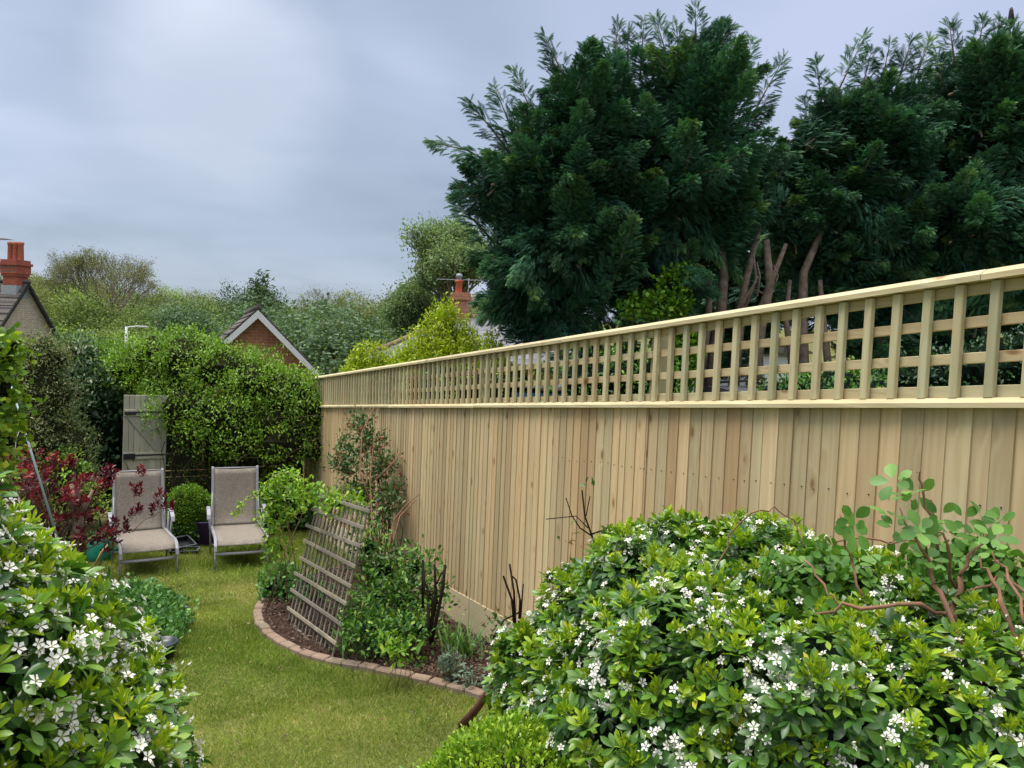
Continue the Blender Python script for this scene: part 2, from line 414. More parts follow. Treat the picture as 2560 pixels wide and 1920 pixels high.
def brick_mat(name,c1,c2,mortar,bw=.225,bh=.075,axis='xz',msize=.012):
    m,nt,p,out=newmat(name); b=NB(nt); x,y,z=b.sep(b.co())
    a={'x':x,'y':y}[axis[0]]
    t=b.N.new('ShaderNodeTexBrick'); b.L.new(b.comb(a,z,0),t.inputs['Vector']); t.inputs['Scale'].default_value=1; t.inputs['Brick Width'].default_value=bw; t.inputs['Row Height'].default_value=bh; t.inputs['Mortar Size'].default_value=msize
    t.inputs['Color1'].default_value=c1+(1,); t.inputs['Color2'].default_value=c2+(1,); t.inputs['Mortar'].default_value=mortar+(1,)
    n=b.noise(b.co(),9,4,.6); c=b.mix(1.,t.outputs['Color'],b.ramp(n,[(.3,(.72,.72,.72)),(.7,(1.15,1.1,1.1))]),'MULTIPLY')
    b.L.new(c,p.inputs['Base Color']); p.inputs['Roughness'].default_value=.9; b.bump(t.outputs['Fac'],-.4,.01,p)
    return m
M_board=wood('featheredge_pine','z',base=(.64,.505,.30),dark=(.40,.28,.145),green=(.56,.50,.295),pink=(.60,.38,.19),contrast=1.3,knot=.13)
M_rail=wood('rail_pine','y',base=(.60,.53,.33),dark=(.40,.33,.18),green=(.56,.53,.34),pink=(.60,.42,.23),across='z',knot=.12,contrast=1.5,scale=1.0)
M_slat=wood('slat_pine','z',base=(.54,.50,.31),dark=(.36,.31,.17),green=(.50,.52,.33),pink=(.55,.38,.20),knot=.11,contrast=1.5,scale=1.0)
M_gravel=wood('gravel_board_pine','y',base=(.60,.52,.34),dark=(.45,.37,.21),green=(.58,.54,.36),pink=(.56,.42,.27),across='z',knot=.07)
M_old=wood('weathered_lath','z',base=(.21,.19,.16),dark=(.065,.057,.047),green=(.20,.195,.15),pink=(.36,.30,.22),contrast=1.5,knot=.03,rough=.9)
M_soil=plain('bark_soil',(.072,.043,.032),.95,.1,var=.3,scale=30,bump=.6,col2=(.028,.017,.013))
M_metal=plain('grey_powder_coat',(.27,.27,.30),.42,.5,var=.04,scale=3)
M_dark=plain('dark_plastic',(.02,.022,.027),.5,.4,var=.2)
M_bark=plain('brown_bark',(.11,.075,.05),.95,.1,var=.3,scale=12,bump=.6)
M_redbark=plain('reddish_stem_bark',(.30,.16,.10),.8,.2,var=.25,scale=25,bump=.3)
M_greenstem=plain('green_stem',(.16,.24,.07),.6,.3,var=.2)

# ================================================================ setting
def ground():
    xs=np.concatenate([np.linspace(-420,-30,28),np.linspace(-28,-6,12),np.linspace(-5,8,53),np.linspace(9,30,16),np.linspace(34,460,32)])
    ys=np.concatenate([np.linspace(-60,-8,6),np.linspace(-6,16,89),np.linspace(17,45,20),np.linspace(50,700,60)])
    X,Y=np.meshgrid(xs,ys); Z=G(X,Y); V=np.stack([X,Y,Z],-1).reshape(-1,3)
    nx,ny=len(xs),len(ys)
    fs=[(j*nx+i,j*nx+i+1,(j+1)*nx+i+1,(j+1)*nx+i) for j in range(ny-1) for i in range(nx-1)]
    me=bpy.data.meshes.new('ground'); me.from_pydata([tuple(v) for v in V],[],fs)
    me.polygons.foreach_set('use_smooth',[True]*len(fs))
    m,nt,p,out=newmat('lawn_ground'); b=NB(nt); v=b.co()
    n1=b.noise(v,1.1,4,.6); n2=b.noise(v,14,4,.7); n3=b.noise(v,.45,3,.5)
    c=b.mix(b.rng(n1,.35,.68),(.10,.12,.03),(.17,.17,.055))
    c=b.mix(b.rng(n3,.5,.72,0,.75),c,(.24,.19,.09))
    c=b.mix(b.rng(n2,.35,.7,0,.6),c,(.06,.07,.02))
    b.L.new(c,p.inputs['Base Color']); p.inputs['Roughness'].default_value=.95; p.inputs['Specular IOR Level'].default_value=.1
    b.bump(n2,.6,.02,p)
    o=link('lawn',me,m); tag(o,kind='structure')
ground()
# bed outline (outer edge of the brick edging), garden coordinates
BED=[(2.6,9.3),(2.2,9.0),(1.75,8.6),(1.42,8.25),(1.2,7.85),(1.10,7.47),(1.06,7.06),(1.08,6.71),(1.14,6.34),(1.25,6.0),(1.40,5.72),(1.58,5.47),(1.76,5.20),(1.93,4.95),(2.09,4.68),(2.25,4.3),(2.4,3.8)]
BEDa=np.array(BED)
def bed_x(y):   # x of the outer edge at a given y
    return np.interp(y,BEDa[::-1,1],BEDa[::-1,0],left=2.6,right=2.7)
def soil():
    mb=MB(); ys=np.linspace(3.2,9.3,62); n=13; V=[];
    for y in ys:
        x0=float(bed_x(y))+.05; 
        for k in range(n):
            x=x0+(2.7-x0)*k/(n-1); h=.035+.03*math.sin(k/(n-1)*math.pi)+.018*math.sin(x*23+y*17)*math.sin(y*31-x*9)
            V.append((x,y,g(x,y)+h))
    fs=[(j*n+i,j*n+i+1,(j+1)*n+i+1,(j+1)*n+i) for j in range(len(ys)-1) for i in range(n-1)]
    mb.add(V,fs,smooth=True); o=mb.build('flowerbed_soil',M_soil); tag(o,kind='structure')
    # strip of bare soil under the left planting
    mb=MB(); V=[];ys=np.linspace(2.5,9.2,40)
    for y in ys:
        xe=left_x(y)
        for k in range(8):
            x=xe-1.8+1.8*k/7; V.append((x,y,g(x,y)+.03*math.sin(k/7*math.pi)+.012*math.sin(x*19+y*13)+.005))
    fs=[(j*8+i,j*8+i+1,(j+1)*8+i+1,(j+1)*8+i) for j in range(len(ys)-1) for i in range(7)]
    mb.add(V,fs,smooth=True); o=mb.build('border_soil',M_soil); tag(o,kind='structure')
    # bark chips
    Lv=Leaves(); N=16000; y=rng.uniform(3.3,9.2,N); x=bed_x(y)+.10+rng.random(N)*(2.66-bed_x(y)-.10); P=np.stack([x,y,G(x,y)+.045+.02*rng.random(N)+.03*np.sin((x-bed_x(y))/(2.7-bed_x(y))*3.14)],1)
    yd=rng.normal(size=(N,3))*[1,1,.3]; zd=rng.normal(size=(N,3))*.5+[0,0,1]
    Lv.add(T_dia(.55,.15),P,yd,zd,rng.uniform(.012,.038,N))
    mm=leaf_mat('bark_chips',[(0,(.03,.018,.013)),(.55,(.085,.048,.034)),(.9,(.14,.085,.06)),(1,(.26,.19,.13))],.9,0,patch=.3,pscale=6)
    tag(Lv.build('bark_mulch',mm),'loose brown bark chips covering the curved flowerbed','bark mulch',kind='stuff')
def left_x(y): return float(np.interp(y,[2.5,4,5,6,6.5,7,7.6,8.3,9.2],[-.25,-.05,.12,.30,.40,.50,.42,.12,-.35]))
soil()
def edging():
    P=BEDa[::-1]; seg=np.linalg.norm(np.diff(P,axis=0),axis=1); cum=np.r_[0,np.cumsum(seg)]; T=cum[-1]
    m,nt,p,out=newmat('worn_paver'); b=NB(nt); n=b.noise(b.co(),22,5,.7)
    c=b.ramp(b.attr(),[(0,(.24,.16,.115)),(.5,(.30,.205,.15)),(.8,(.22,.17,.13)),(1,(.33,.235,.175))]); c=b.mix(b.rng(n,.35,.68,0,.55),c,(.15,.12,.09)); n4=b.noise(b.co(),5,3,.6); c=b.mix(b.rng(n4,.55,.72,0,.6),c,(.10,.11,.05)); b.L.new(c,p.inputs['Base Color']); p.inputs['Roughness'].default_value=.95; b.bump(n,.5,.006,p)
    mb=MB(); s=0
    from math import atan2
    while s<T-.15:
        Lb=.155+random.uniform(-.01,.01); sc=s+Lb/2
        x=np.interp(sc,cum,P[:,0]); y=np.interp(sc,cum,P[:,1]); x2=np.interp(sc+.05,cum,P[:,0]); y2=np.interp(sc+.05,cum,P[:,1]); x1=np.interp(sc-.05,cum,P[:,0]); y1=np.interp(sc-.05,cum,P[:,1])
        a=atan2(y2-y1,x2-x1)+random.uniform(-.05,.05); tx,ty=math.cos(a),math.sin(a); nx,ny=ty,-tx
        slope=-SL*ty
        X_=np.array([tx,ty,slope]); X_/=np.linalg.norm(X_); Y_=np.array([-ty,tx,0.]); Z_=np.cross(X_,Y_)
        ti=random.uniform(-.04,.04); Z2=Z_*math.cos(ti)+Y_*math.sin(ti); Y2=np.cross(Z2,X_)
        R=np.stack([X_,Y2,Z2],1)
        c=(x+nx*.046,y+ny*.046,g(x,y)+.006+random.uniform(-.006,.008))
        mb.box(c,(Lb-.006,.082,.08),R,bev=.010); s+=Lb
    o=mb.build('brick_edging',m); tag(o,'curved edging of worn pinkish brown blocks round the flowerbed','edging')
edging()
def grass():
    Lv=Leaves()
    def field(N,x0,x1,y0,y1,hmin,hmax,wd):
        x=rng.uniform(x0,x1,N); y=rng.uniform(y0,y1,N)
        lx=np.interp(y,[2.5,4,5,6,6.5,7,7.6,8.3,9.2,12.8],[-.3,-.15,.05,.22,.32,.42,.34,.05,-.9,-1.4])
        bx=np.where(y>9.3,2.68,bed_x(y)-.005)
        bx=np.where(y<3.8,2.4,bx)
        k=(x>lx)&(x<bx); x,y=x[k],y[k]; n=len(x)
        # clumpy height / tone, from smooth sums of sines
        f=np.sin(x*3.1+y*1.7)+np.sin(x*1.3-y*2.9+1)+.7*np.sin(x*7+y*5+2)+.6*np.sin(x*11-y*8)
        f2=np.sin(x*2.2+y*.9+4)+np.sin(y*1.9-x*1.1)+.8*np.sin(x*5.3+y*3.1)
        d=np.hypot(x,y)
        h=rng.uniform(hmin,hmax*1.15,n)*(1+.26*f/1.5)
        yd=rng.normal(size=(n,3))*[.75,.75,.18]+[0,0,.75]
        zd=rng.normal(size=(n,3))
        dry=np.clip(np.sin(x*1.9+1.3)*np.sin(y*1.3+.4)+.5*np.sin(x*4.1+y*2.7),0,1)*.35+.25*np.exp(-((x-1.5)**2+(y-4.6)**2)/.5); tone=np.clip(.40+.10*f2+.07*np.sin(x*17+3*np.sin(y*5))*np.sin(y*15+2*np.sin(x*6))+dry*rng.random(n)+rng.normal(size=n)*.27,0,1)
        Lv.add(BLADE,np.stack([x,y,G(x,y)-.003],1),yd,zd,h,tone,wid=wd/h*8)
    field(150000,-.4,2.4,2.4,5.2,.022,.042,.0030)
    field(170000,-.6,2.1,5.0,8.2,.024,.048,.0036)
    field(110000,-1.2,2.7,8.0,12.8,.028,.06,.0045)
    # longer tufts against the lounger feet and the beds
    n=9000; y=rng.uniform(9.3,12.5,n); x=rng.uniform(-.6,2.6,n); k=np.sin(x*9)*np.sin(y*7)>.25; x,y=x[k],y[k]
    Lv.add(BLADE,np.stack([x,y,G(x,y)],1),rng.normal(size=(len(x),3))*[.4,.4,.1]+[0,0,1],rng.normal(size=(len(x),3)),rng.uniform(.06,.13,len(x)),.3+.3*rng.random(len(x)),wid=.6)
    m=leaf_mat('grass_blades',[(0,(.07,.14,.014)),(.35,(.165,.25,.028)),(.65,(.28,.33,.06)),(.85,(.40,.38,.13)),(1,(.48,.40,.21))],.6,.25,spec=.25,patch=.28,pscale=1.4)
    tag(Lv.build('lawn_grass',m,smooth=False),'short patchy green lawn grass between the planting beds','grass',kind='stuff')
grass()
def litter():
    Lv=Leaves(); n=150; y=rng.uniform(3,9.5,n); x=rng.uniform(-.1,2.1,n); k=(x>np.interp(y,[2.5,5,6.5,7.6,8.3],[-.15,.1,.35,.4,.1]))&(x<bed_x(y)+.3); x,y=x[k],y[k]; n=len(x)
    Lv.add(LEAF_N,np.stack([x,y,G(x,y)+.035],1),rng.normal(size=(n,3))*[1,1,.25],unit(rng.normal(size=(n,3))*.5+[0,0,1]),rng.uniform(.02,.05,n))
    m=leaf_mat('fallen_leaves',[(0,(.05,.03,.02)),(.6,(.16,.09,.04)),(1,(.38,.30,.14))],.8,.1,patch=.1)
    tag(Lv.build('fallen_leaves',m),'scattered dry brown leaves lying on the lawn and flowerbed','fallen leaves',kind='stuff')
litter()

# ================================================================ new fence
XF=2.72; FY0,FY1=-1.2,13.3
def shear(mb):
    mb.v=[(x,y,z-SL*y) for x,y,z in mb.v]; return mb
def fence():
    root=empty('timber_fence',(XF,0,0))
    tag(root,'new pale timber fence of vertical boards with square trellis along its top','fence')
    # boards: overlapping featheredge, one panel per bay of 2.4 m
    bays=np.linspace(FY0,FY1,7)
    for a,b_ in zip(bays[:-1],bays[1:]):
        mb=MB(); y=a
        while y<b_-.01:
            pitch=random.choice([.088,.094,.080,.097,.070,.090]); e=min(y+pitch+.018,b_+.018); t0,t1=.006,.0095+random.uniform(-.0015,.0015)
            top=1.984; bot=.290; r=random.random(); jit=random.uniform(-.0015,.0015); lean=random.uniform(-.0015,.0015)
            # thick edge at low y, thin edge tucked under the next
            V=[(-t1+jit,y,bot),(-.0005,y,bot),(-.0005,e,bot),(-t0+.004+jit,e,bot),(-t1+jit,y+lean,top),(-.0005,y+lean,top),(-.0005,e+lean,top),(-t0+.004+jit,e+lean,top)]
            # staggered so that neighbouring boards overlap physically
            mb.add(V,[(0,3,2,1),(4,5,6,7),(0,4,7,3),(1,2,6,5),(0,1,5,4),(3,7,6,2)],r)
            if y<4.6:
                for zz in (.55,1.05,1.62): mb.box((-t1-.0005,y+.03+random.uniform(-.012,.012),zz+random.uniform(-.008,.008)),(.003,.005,.005),rnd=.5,mi=1)
            y+=pitch
        shear(mb).build('board_panel',[M_board,M_dark],root)
        mb=MB(); L_=(b_-a)
        mb.box((.001,(a+b_)/2,.150),(.026,L_-.006,.296),bev=.003); shear(mb).build('gravel_board',M_gravel,root)
        # nails
    # capping rail on the boards: chamfered face that throws water
    def capping(z0,h,xa,xb,name,seg):
        ys=np.linspace(FY0,FY1,seg+1)
        for k,(a,b_) in enumerate(zip(ys[:-1],ys[1:])):
            mb=MB(); dz=random.uniform(-.003,.003)
            poly=[(xa,z0),(xb,z0),(xb,z0+h*.62),(xb-.006,z0+h),(xa+.030,z0+h),(xa,z0+h*.50)]
            mb.poly_extrude([(p[0],p[1]+dz) for p in poly],a+.0012,b_-.0012,'y'); shear(mb).build(name,M_rail,root)
    capping(1.972,.036,-.042,.050,'capping_rail',6)
    capping(2.424,.040,-.040,.050,'trellis_cap',5)
    # trellis: rails behind, slats in front
    zr=[2.030,2.155,2.285,2.403]
    for k in range(6):
        a,b_=bays[k],bays[k+1]
        tr=empty('trellis_panel',(0,0,0)); tr.parent=root
        for z in zr:
            mb=MB(); mb.box((.020,(a+b_)/2,z),(.020,b_-a-.004,.040 if z!=zr[0] else .05),bev=.002); shear(mb).build('trellis_rail',M_rail,tr)
        n=int(round((b_-a)/.128)); 
        for j in range(n):
            y=a+(j+.5)*(b_-a)/n+random.uniform(-.002,.002)
            mb=MB(); V0=len(mb.v); mb.box((-.006,y,2.216),(.024,.034,.412),bev=.0025)
            shear(mb).build('trellis_slat',M_slat,tr)
    for b_ in bays:
        mb=MB(); mb.box((.062,b_,1.2),(.06,.085,2.42),bev=.004); shear(mb).build('post',M_slat,root)
    # two arris rails on the far side
    for z in (.6,1.7):
        mb=MB(); mb.box((.025,(FY0+FY1)/2,z),(.04,FY1-FY0,.06)); shear(mb).build('arris_rail',M_rail,root)
    root.location=(XF,0,0)
fence()

# ================================================================ loungers
def sling_mat():
    m,nt,p,out=newmat('woven_sling'); b=NB(nt); v=b.co()
    a=b.noise(b.map(v,(260,14,14)),1,2,.6); c_=b.noise(b.map(v,(14,200,200)),1,2,.6)
    k=b.m('ADD',b.m('MULTIPLY',a,.5),b.m('MULTIPLY',c_,.5)); c=b.ramp(k,[(.34,(.12,.10,.082)),(.5,(.21,.182,.152)),(.66,(.29,.26,.225))])
    b.L.new(c,p.inputs['Base Color']); p.inputs['Roughness'].default_value=.8; p.inputs['Specular IOR Level'].default_value=.2; b.bump(k,.3,.002,p); return m
M_sling=sling_mat()
def make_lounger():
    root=empty('sun_lounger',(0,0,0))
    W=.30
    def path(x,pts): return [(x,a,b_) for a,b_ in pts]
    seat=[(-.03,.235),(-.012,.30),(.05,.355),(.16,.375),(.45,.365),(.8,.355),(1.12,.350)]
    back=[(1.13,.36),(1.17,.46),(1.25,.78),(1.315,1.10),(1.33,1.125)]
    def flatrail(name,x,pts,w,h,parent):
        mb=MB(); k=len(pts); V=[]
        for i,(a,b_) in enumerate(pts):
            t=np.array(pts[min(i+1,k-1)])-np.array(pts[max(i-1,0)]); t=t/np.linalg.norm(t); n=np.array([-t[1],t[0]])
            for sx,sn in((-1,-1),(1,-1),(1,1),(-1,1)):
                q=np.array([a,b_])+n*sn*h/2; V.append((x+sx*w/2,q[0],q[1]))
        fs=[(i*4+j,i*4+(j+1)%4,(i+1)*4+(j+1)%4,(i+1)*4+j) for i in range(k-1) for j in range(4)]+[(3,2,1,0),tuple((k-1)*4+j for j in range(4))]
        mb.add(V,fs); o=mb.build(name,M_metal,parent); bv=o.modifiers.new('bevel','BEVEL'); bv.width=.008; bv.segments=2; bv.limit_method='ANGLE'; return o
    for sx in(-1,1):
        flatrail('seat_rail',sx*W,seat,.036,.042,root); flatrail('back_rail',sx*(W-.012),back,.034,.034,root)
        mb=MB(); mb.tube([(sx*W,.03,.30),(sx*(W+.004),.0,.0)],[.012,.011]); mb.build('leg',M_metal,root)
        mb=MB(); mb.tube([(sx*(W+.03),.98,.60),(sx*(W+.02),1.0,.30),(sx*(W+.012),1.03,.0)],[.014,.013,.012]); mb.build('leg',M_metal,root)
        # arm support post and curved arm
        mb=MB(); mb.tube([(sx*(W+.045),.80,.53),(sx*(W+.03),.83,.34),(sx*(W+.005),.86,.30)],[.012,.012,.012]); mb.build('arm_support',M_metal,root)
        arm=[(1.20,.535),(1.12,.60),(1.0,.63),(.86,.615),(.76,.56),(.735,.50)]
        o=flatrail('armrest',sx*(W+.05),arm,.05,.020,root)
    sl_=MB(); n=9; V=[]; pts=seat[1:]
    pts2=[]
    for i in range(len(pts)-1):
        for t in np.linspace(0,1,4)[:-1]: pts2.append(np.array(pts[i])*(1-t)+np.array(pts[i+1])*t)
    pts2.append(np.array(pts[-1]))
    def sheet(pts_,wd,sag,name):
        mb=MB(); k=len(pts_); V=[]
        for i,q in enumerate(pts_):
            for j in range(n):
                s_=j/(n-1)*2-1; V.append((s_*wd,q[0]+0.0,q[1]+.008-sag*(1-s_*s_)*math.sin(math.pi*min(1,(i+.5)/k))))
        fs=[(i*n+j,i*n+j+1,(i+1)*n+j+1,(i+1)*n+j) for i in range(k-1) for j in range(n-1)]
        mb.add(V,fs,smooth=True); o=mb.build(name,M_sling,root); so_=o.modifiers.new('thick','SOLIDIFY'); so_.thickness=.006; return o
    sheet(pts2,W-.015,.028,'seat_sling')
    bp=[]
    for i in range(len(back)-2):
        for t in np.linspace(0,1,5)[:-1]: bp.append(np.array(back[i])*(1-t)+np.array(back[i+1])*t)
    bp.append(np.array(back[-2]))
    mb=MB(); k=len(bp); V=[]
    for i,q in enumerate(bp):
        for j in range(n):
            s_=j/(n-1)*2-1; V.append((s_*(W-.026),q[0]-.004+.02*(1-s_*s_)*math.sin(math.pi*i/(k-1)),q[1]-.010*(1-s_*s_)*(i==k-1)))
    mb.add(V,[(i*n+j,i*n+j+1,(i+1)*n+j+1,(i+1)*n+j) for i in range(k-1) for j in range(n-1)],smooth=True)
    o=mb.build('back_sling',M_sling,root); so_=o.modifiers.new('thick','SOLIDIFY'); so_.thickness=.006
    mb=MB(); mb.tube([(-W,.02,.20),(0,.015,.198),(W,.02,.20)],[.019]*3,10,flat=1); mb.build('front_bar',M_metal,root)
    mb=MB(); mb.tube([(-W+.02,1.13,.345),(W-.02,1.13,.345)],[.012]*2,8); mb.build('hinge_bar',M_dark,root)
    mb=MB(); mb.tube([(-W+.02,1.33,1.105),(W-.02,1.33,1.105)],[.010]*2,8); mb.build('top_bar',M_metal,root)
    mb=MB(); mb.tube([(-W,1.03,.12),(W,1.03,.12)],[.011]*2,8); mb.build('rear_bar',M_metal,root)
    for sx in(-1,1):
        mb=MB(); mb.tube([(sx*(W-.01),1.27,.85),(sx*(W+.01),1.03,.32)],[.009]*2,6); mb.build('back_strut',M_metal,root)
    return root
LA=make_lounger(); LA.location=(.27,9.74,g(.27,9.74)-.01); LA.rotation_euler=(-.06,0,rad(4.5))
tag(LA,'grey sling sun lounger half hidden by the red leaved shrub','sun lounger','two matching loungers on the lawn')
LB=copy_tree(LA); LB.location=(1.29,9.70,g(1.29,9.7)-.01); LB.rotation_euler=(-.06,0,rad(-3))
tag(LB,'grey sling sun lounger between the clipped ball and leaning lattice','sun lounger','two matching loungers on the lawn')

# ================================================================ foliage builders
def frame(a):
    a=unit(a); t=np.where(np.abs(a[:,2:3])<.9,np.array([[0,0,1.]]),np.array([[1.,0,0]])); x=unit(np.cross(a,t)); y=np.cross(a,x); return x,y
def on_lobes(lobes,n,depth=.22,low=-1.0,bump=.10):
    """points near the outer surface of a union of ellipsoids; returns P, outward normals"""
    ar=np.array([(r[0]*r[1]+r[1]*r[2]+r[0]*r[2]) for c,r in lobes]); pr=ar/ar.sum()
    P=[];Nn=[];got=0;it=0
    while got<n and it<60:
        it+=1; m=n*2; idx=rng.choice(len(lobes),m,p=pr); C=np.array([lobes[i][0] for i in idx]); Rr=np.array([np.broadcast_to(lobes[i][1],3) for i in idx],float)
        d=rdir(m); bp=1+bump*(np.sin(d[:,0]*7+idx)+np.sin(d[:,1]*8+2*idx)+np.sin(d[:,2]*9+idx*3))/1.8
        k=(bp-depth*rng.random(m)**1.6)[:,None]; p=C+Rr*d*k; nn=unit(d/Rr)
        ok=d[:,2]>low
        for j,(c,r) in enumerate(lobes):
            q=(p-np.array(c))/np.array(r); ok&=~((np.linalg.norm(q,axis=1)<1-depth*1.15)&(idx!=j))
        P.append(p[ok]); Nn.append(nn[ok]); got+=ok.sum()
    return np.concatenate(P)[:n],np.concatenate(Nn)[:n]
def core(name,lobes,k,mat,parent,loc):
    """solid dark lumps in the middle of a plant, crown shade put into their colour"""
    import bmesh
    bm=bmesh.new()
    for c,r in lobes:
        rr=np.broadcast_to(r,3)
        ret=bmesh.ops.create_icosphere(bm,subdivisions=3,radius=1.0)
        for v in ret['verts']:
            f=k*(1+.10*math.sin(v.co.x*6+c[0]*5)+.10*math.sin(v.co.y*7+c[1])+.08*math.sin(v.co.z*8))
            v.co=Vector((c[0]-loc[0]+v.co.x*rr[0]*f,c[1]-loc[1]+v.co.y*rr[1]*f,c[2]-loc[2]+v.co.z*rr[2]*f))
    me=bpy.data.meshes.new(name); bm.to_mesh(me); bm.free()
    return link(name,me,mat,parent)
M_shade=plain('painted_core_shade',(.030,.032,.016),1,.0,var=.3,scale=20)  # near-black colour painting the shade inside crowns
M_deepshade=plain('painted_core_shade_deep',(.010,.018,.012),1,.0,var=.3,scale=20)  # deeper, greener version of the painted crown shade
def stems(lobes,base,n,r0,mat,parent,name='stems',spread=.1,ext=.9,loc=(0,0,0)):
    mb=MB(); P,_=on_lobes(lobes,n,.5); 
    for p in P:
        b=np.array(base)+rng.normal(size=3)*[spread,spread,0]; e=b*(1-ext)+p*ext; m=(b+e)/2+rng.normal(size=3)*.08*np.linalg.norm(e-b)+np.array([0,0,.05])
        mb.tube([b-loc,m-loc,e-loc],[r0,r0*.7,r0*.3],5)
    return mb.build(name,mat,parent)
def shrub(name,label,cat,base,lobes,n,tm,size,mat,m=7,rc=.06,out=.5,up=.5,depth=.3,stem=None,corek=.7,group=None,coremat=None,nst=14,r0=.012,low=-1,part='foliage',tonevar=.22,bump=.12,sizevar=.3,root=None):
    if root is None: root=empty(name,tuple(base)); tag(root,label,cat,group)
    Lv=Leaves(); P,Nn=on_lobes(lobes,n,depth,low,bump)
    ct=rng.normal(size=n)*tonevar
    for i in range(m):
        a=unit(Nn*out+np.array([0,0,up])+rng.normal(size=(n,3))*.6)
        q=P+rng.normal(size=(n,3))*rc
        z=unit(Nn*.6+np.array([0,0,.9])+rng.normal(size=(n,3))*.45)
        Lv.add(tm,q,a,z,size*rng.uniform(1-sizevar,1+sizevar,n),np.clip(.45+ct+rng.normal(size=n)*.16,0,1))
    Lv.build(part,mat,root,loc=base)
    if corek: core('shade_core',lobes,corek,coremat or M_shade,root,base)
    if nst: stems(lobes,base,nst,r0,stem or M_bark,root,loc=np.array(base))
    return root

def choisya(label,base,lobes,n_mat,n_young,n_flow,LS,seed,flow_bias=None):
    root=empty('orange_blossom_shrub',tuple(base)); tag(root,label,'flowering shrub')
    Lv=Leaves(); P,Nn=on_lobes(lobes,n_mat,.30,-.9,.10); n=len(P)
    def ring(P,Nn,K,el0,el1,leafsize,tm,tone,tn,pet,upk=.55,droop=0):
        a=unit(Nn+np.array([0,0,upk])+rng.normal(size=Nn.shape)*.35); x,y=frame(a); ph=rng.random(len(P))*6.28
        for i in range(K):
            an=ph+i*2.4; el=np.radians(el0+(el1-el0)*i/max(K-1,1)+rng.normal(size=len(P))*9)
            h=x*np.cos(an)[:,None]+y*np.sin(an)[:,None]
            d=unit(h*np.cos(el)[:,None]+a*np.sin(el)[:,None]); nrm=unit(a*np.cos(el)[:,None]-h*np.sin(el)[:,None]); sd=np.cross(d,nrm)
            b=P+a*(.004*i)
            e=b+d*pet
            for w_,sz in ((-48,.86),(0,1.),(48,.86)):
                c_,s_=math.cos(math.radians(w_)),math.sin(math.radians(w_))
                dd=unit(d*c_+sd*s_+rng.normal(size=d.shape)*.10); nn=unit(nrm+rng.normal(size=d.shape)*.22)
                Lv.add(tm,e,dd,nn,leafsize*sz*rng.uniform(.8,1.15,len(P)),np.clip(tone+rng.normal(size=len(P))*tn,0,1),wid=rng.uniform(.85,1.1,len(P)))
    ring(P,Nn,6,-5,48,LS,T_leafh(.44,.07,.20,.62,5),.30,.13,.022)
    P2,N2=on_lobes(lobes,n_young,.06,-.7,.10); P2=P2+N2*.015
    up=.35
    ring(P2,N2,5,12,55,LS*.95,T_leafh(.40,.07,.12,.62,5),.60,.08,.018,.8)
    ring(P2+np.array([0,0,.018]),unit(N2+np.array([0,0,.5])),6,52,80,LS*.66,T_leaf(.30,.10,-.02,.45,.75,.8),.84,.07,.010,1.)
    nY=int(n_mat*.06); iY=rng.integers(0,len(P2),nY); ring(P2[iY],N2[iY],1,0,30,LS*1.15,T_leafh(.5,.10,.28,.6,5),.97,.03,.03)
    mat=leaf_mat('orange_blossom_leaves_'+str(seed),[(0,(.020,.065,.012)),(.3,(.045,.13,.020)),(.6,(.12,.25,.025)),(.82,(.32,.45,.018)),(.94,(.42,.52,.02)),(1,(.55,.50,.06))],.36,.22,spec=.5,patch=.16,pscale=5)
    Lv.build('foliage',mat,root,loc=base)
    # blossom
    Fl=Leaves(); Bd=Leaves(); St=Leaves()
    P3,N3=on_lobes(lobes,n_flow*3,.03,-.6,.10); P3=P3+N3*.012
    if flow_bias is not None:
        k=rng.random(len(P3))<flow_bias(P3); P3,N3=P3[k],N3[k]
    P3,N3=P3[:n_flow],N3[:n_flow]
    a=unit(N3+np.array([0,0,.4])); x,y=frame(a)
    for i in range(7):
        o=rng.normal(size=a.shape)*.018; h=a*rng.uniform(.008,.030,len(a))[:,None]; c=P3+o+h
        d=unit(a*.8+o*22+rng.normal(size=a.shape)*.25); xx,yy=frame(d)
        on=rng.random(len(a))<.62
        Fl.add(FLOWER,c[on],xx[on],d[on],rng.uniform(.021,.031,on.sum()),rng.random(on.sum()))
        Bd.add(BUD,c[on],d[on],xx[on],.007,1.0)
        off=~on; Bd.add(BUD,c[off],d[off],xx[off],rng.uniform(.008,.015,off.sum()),rng.uniform(0,.6,off.sum()))
        St.add(DIAN,P3,c-P3,x,np.linalg.norm(c-P3,axis=1),.7,wid=.12)
    mf=leaf_mat('white_petals',[(0,(.78,.78,.74)),(1,(.84,.84,.82))],.55,.25,(1,1,1),patch=.04)
    mbud=leaf_mat('flower_buds',[(0,(.62,.62,.50)),(.6,(.72,.70,.60)),(.9,(.45,.42,.12)),(1,(.50,.42,.08))],.6,.1,(1,1,.8),patch=.05)
    Fl.build('blossom',mf,root,loc=base); Bd.build('flower_buds',mbud,root,loc=base); St.build('flower_stalks',M_greenstem,root,loc=base)
    core('shade_core',lobes,.70,M_deepshade,root,base); stems(lobes,base,26,.010,M_bark,root,loc=np.array(base))
    return root

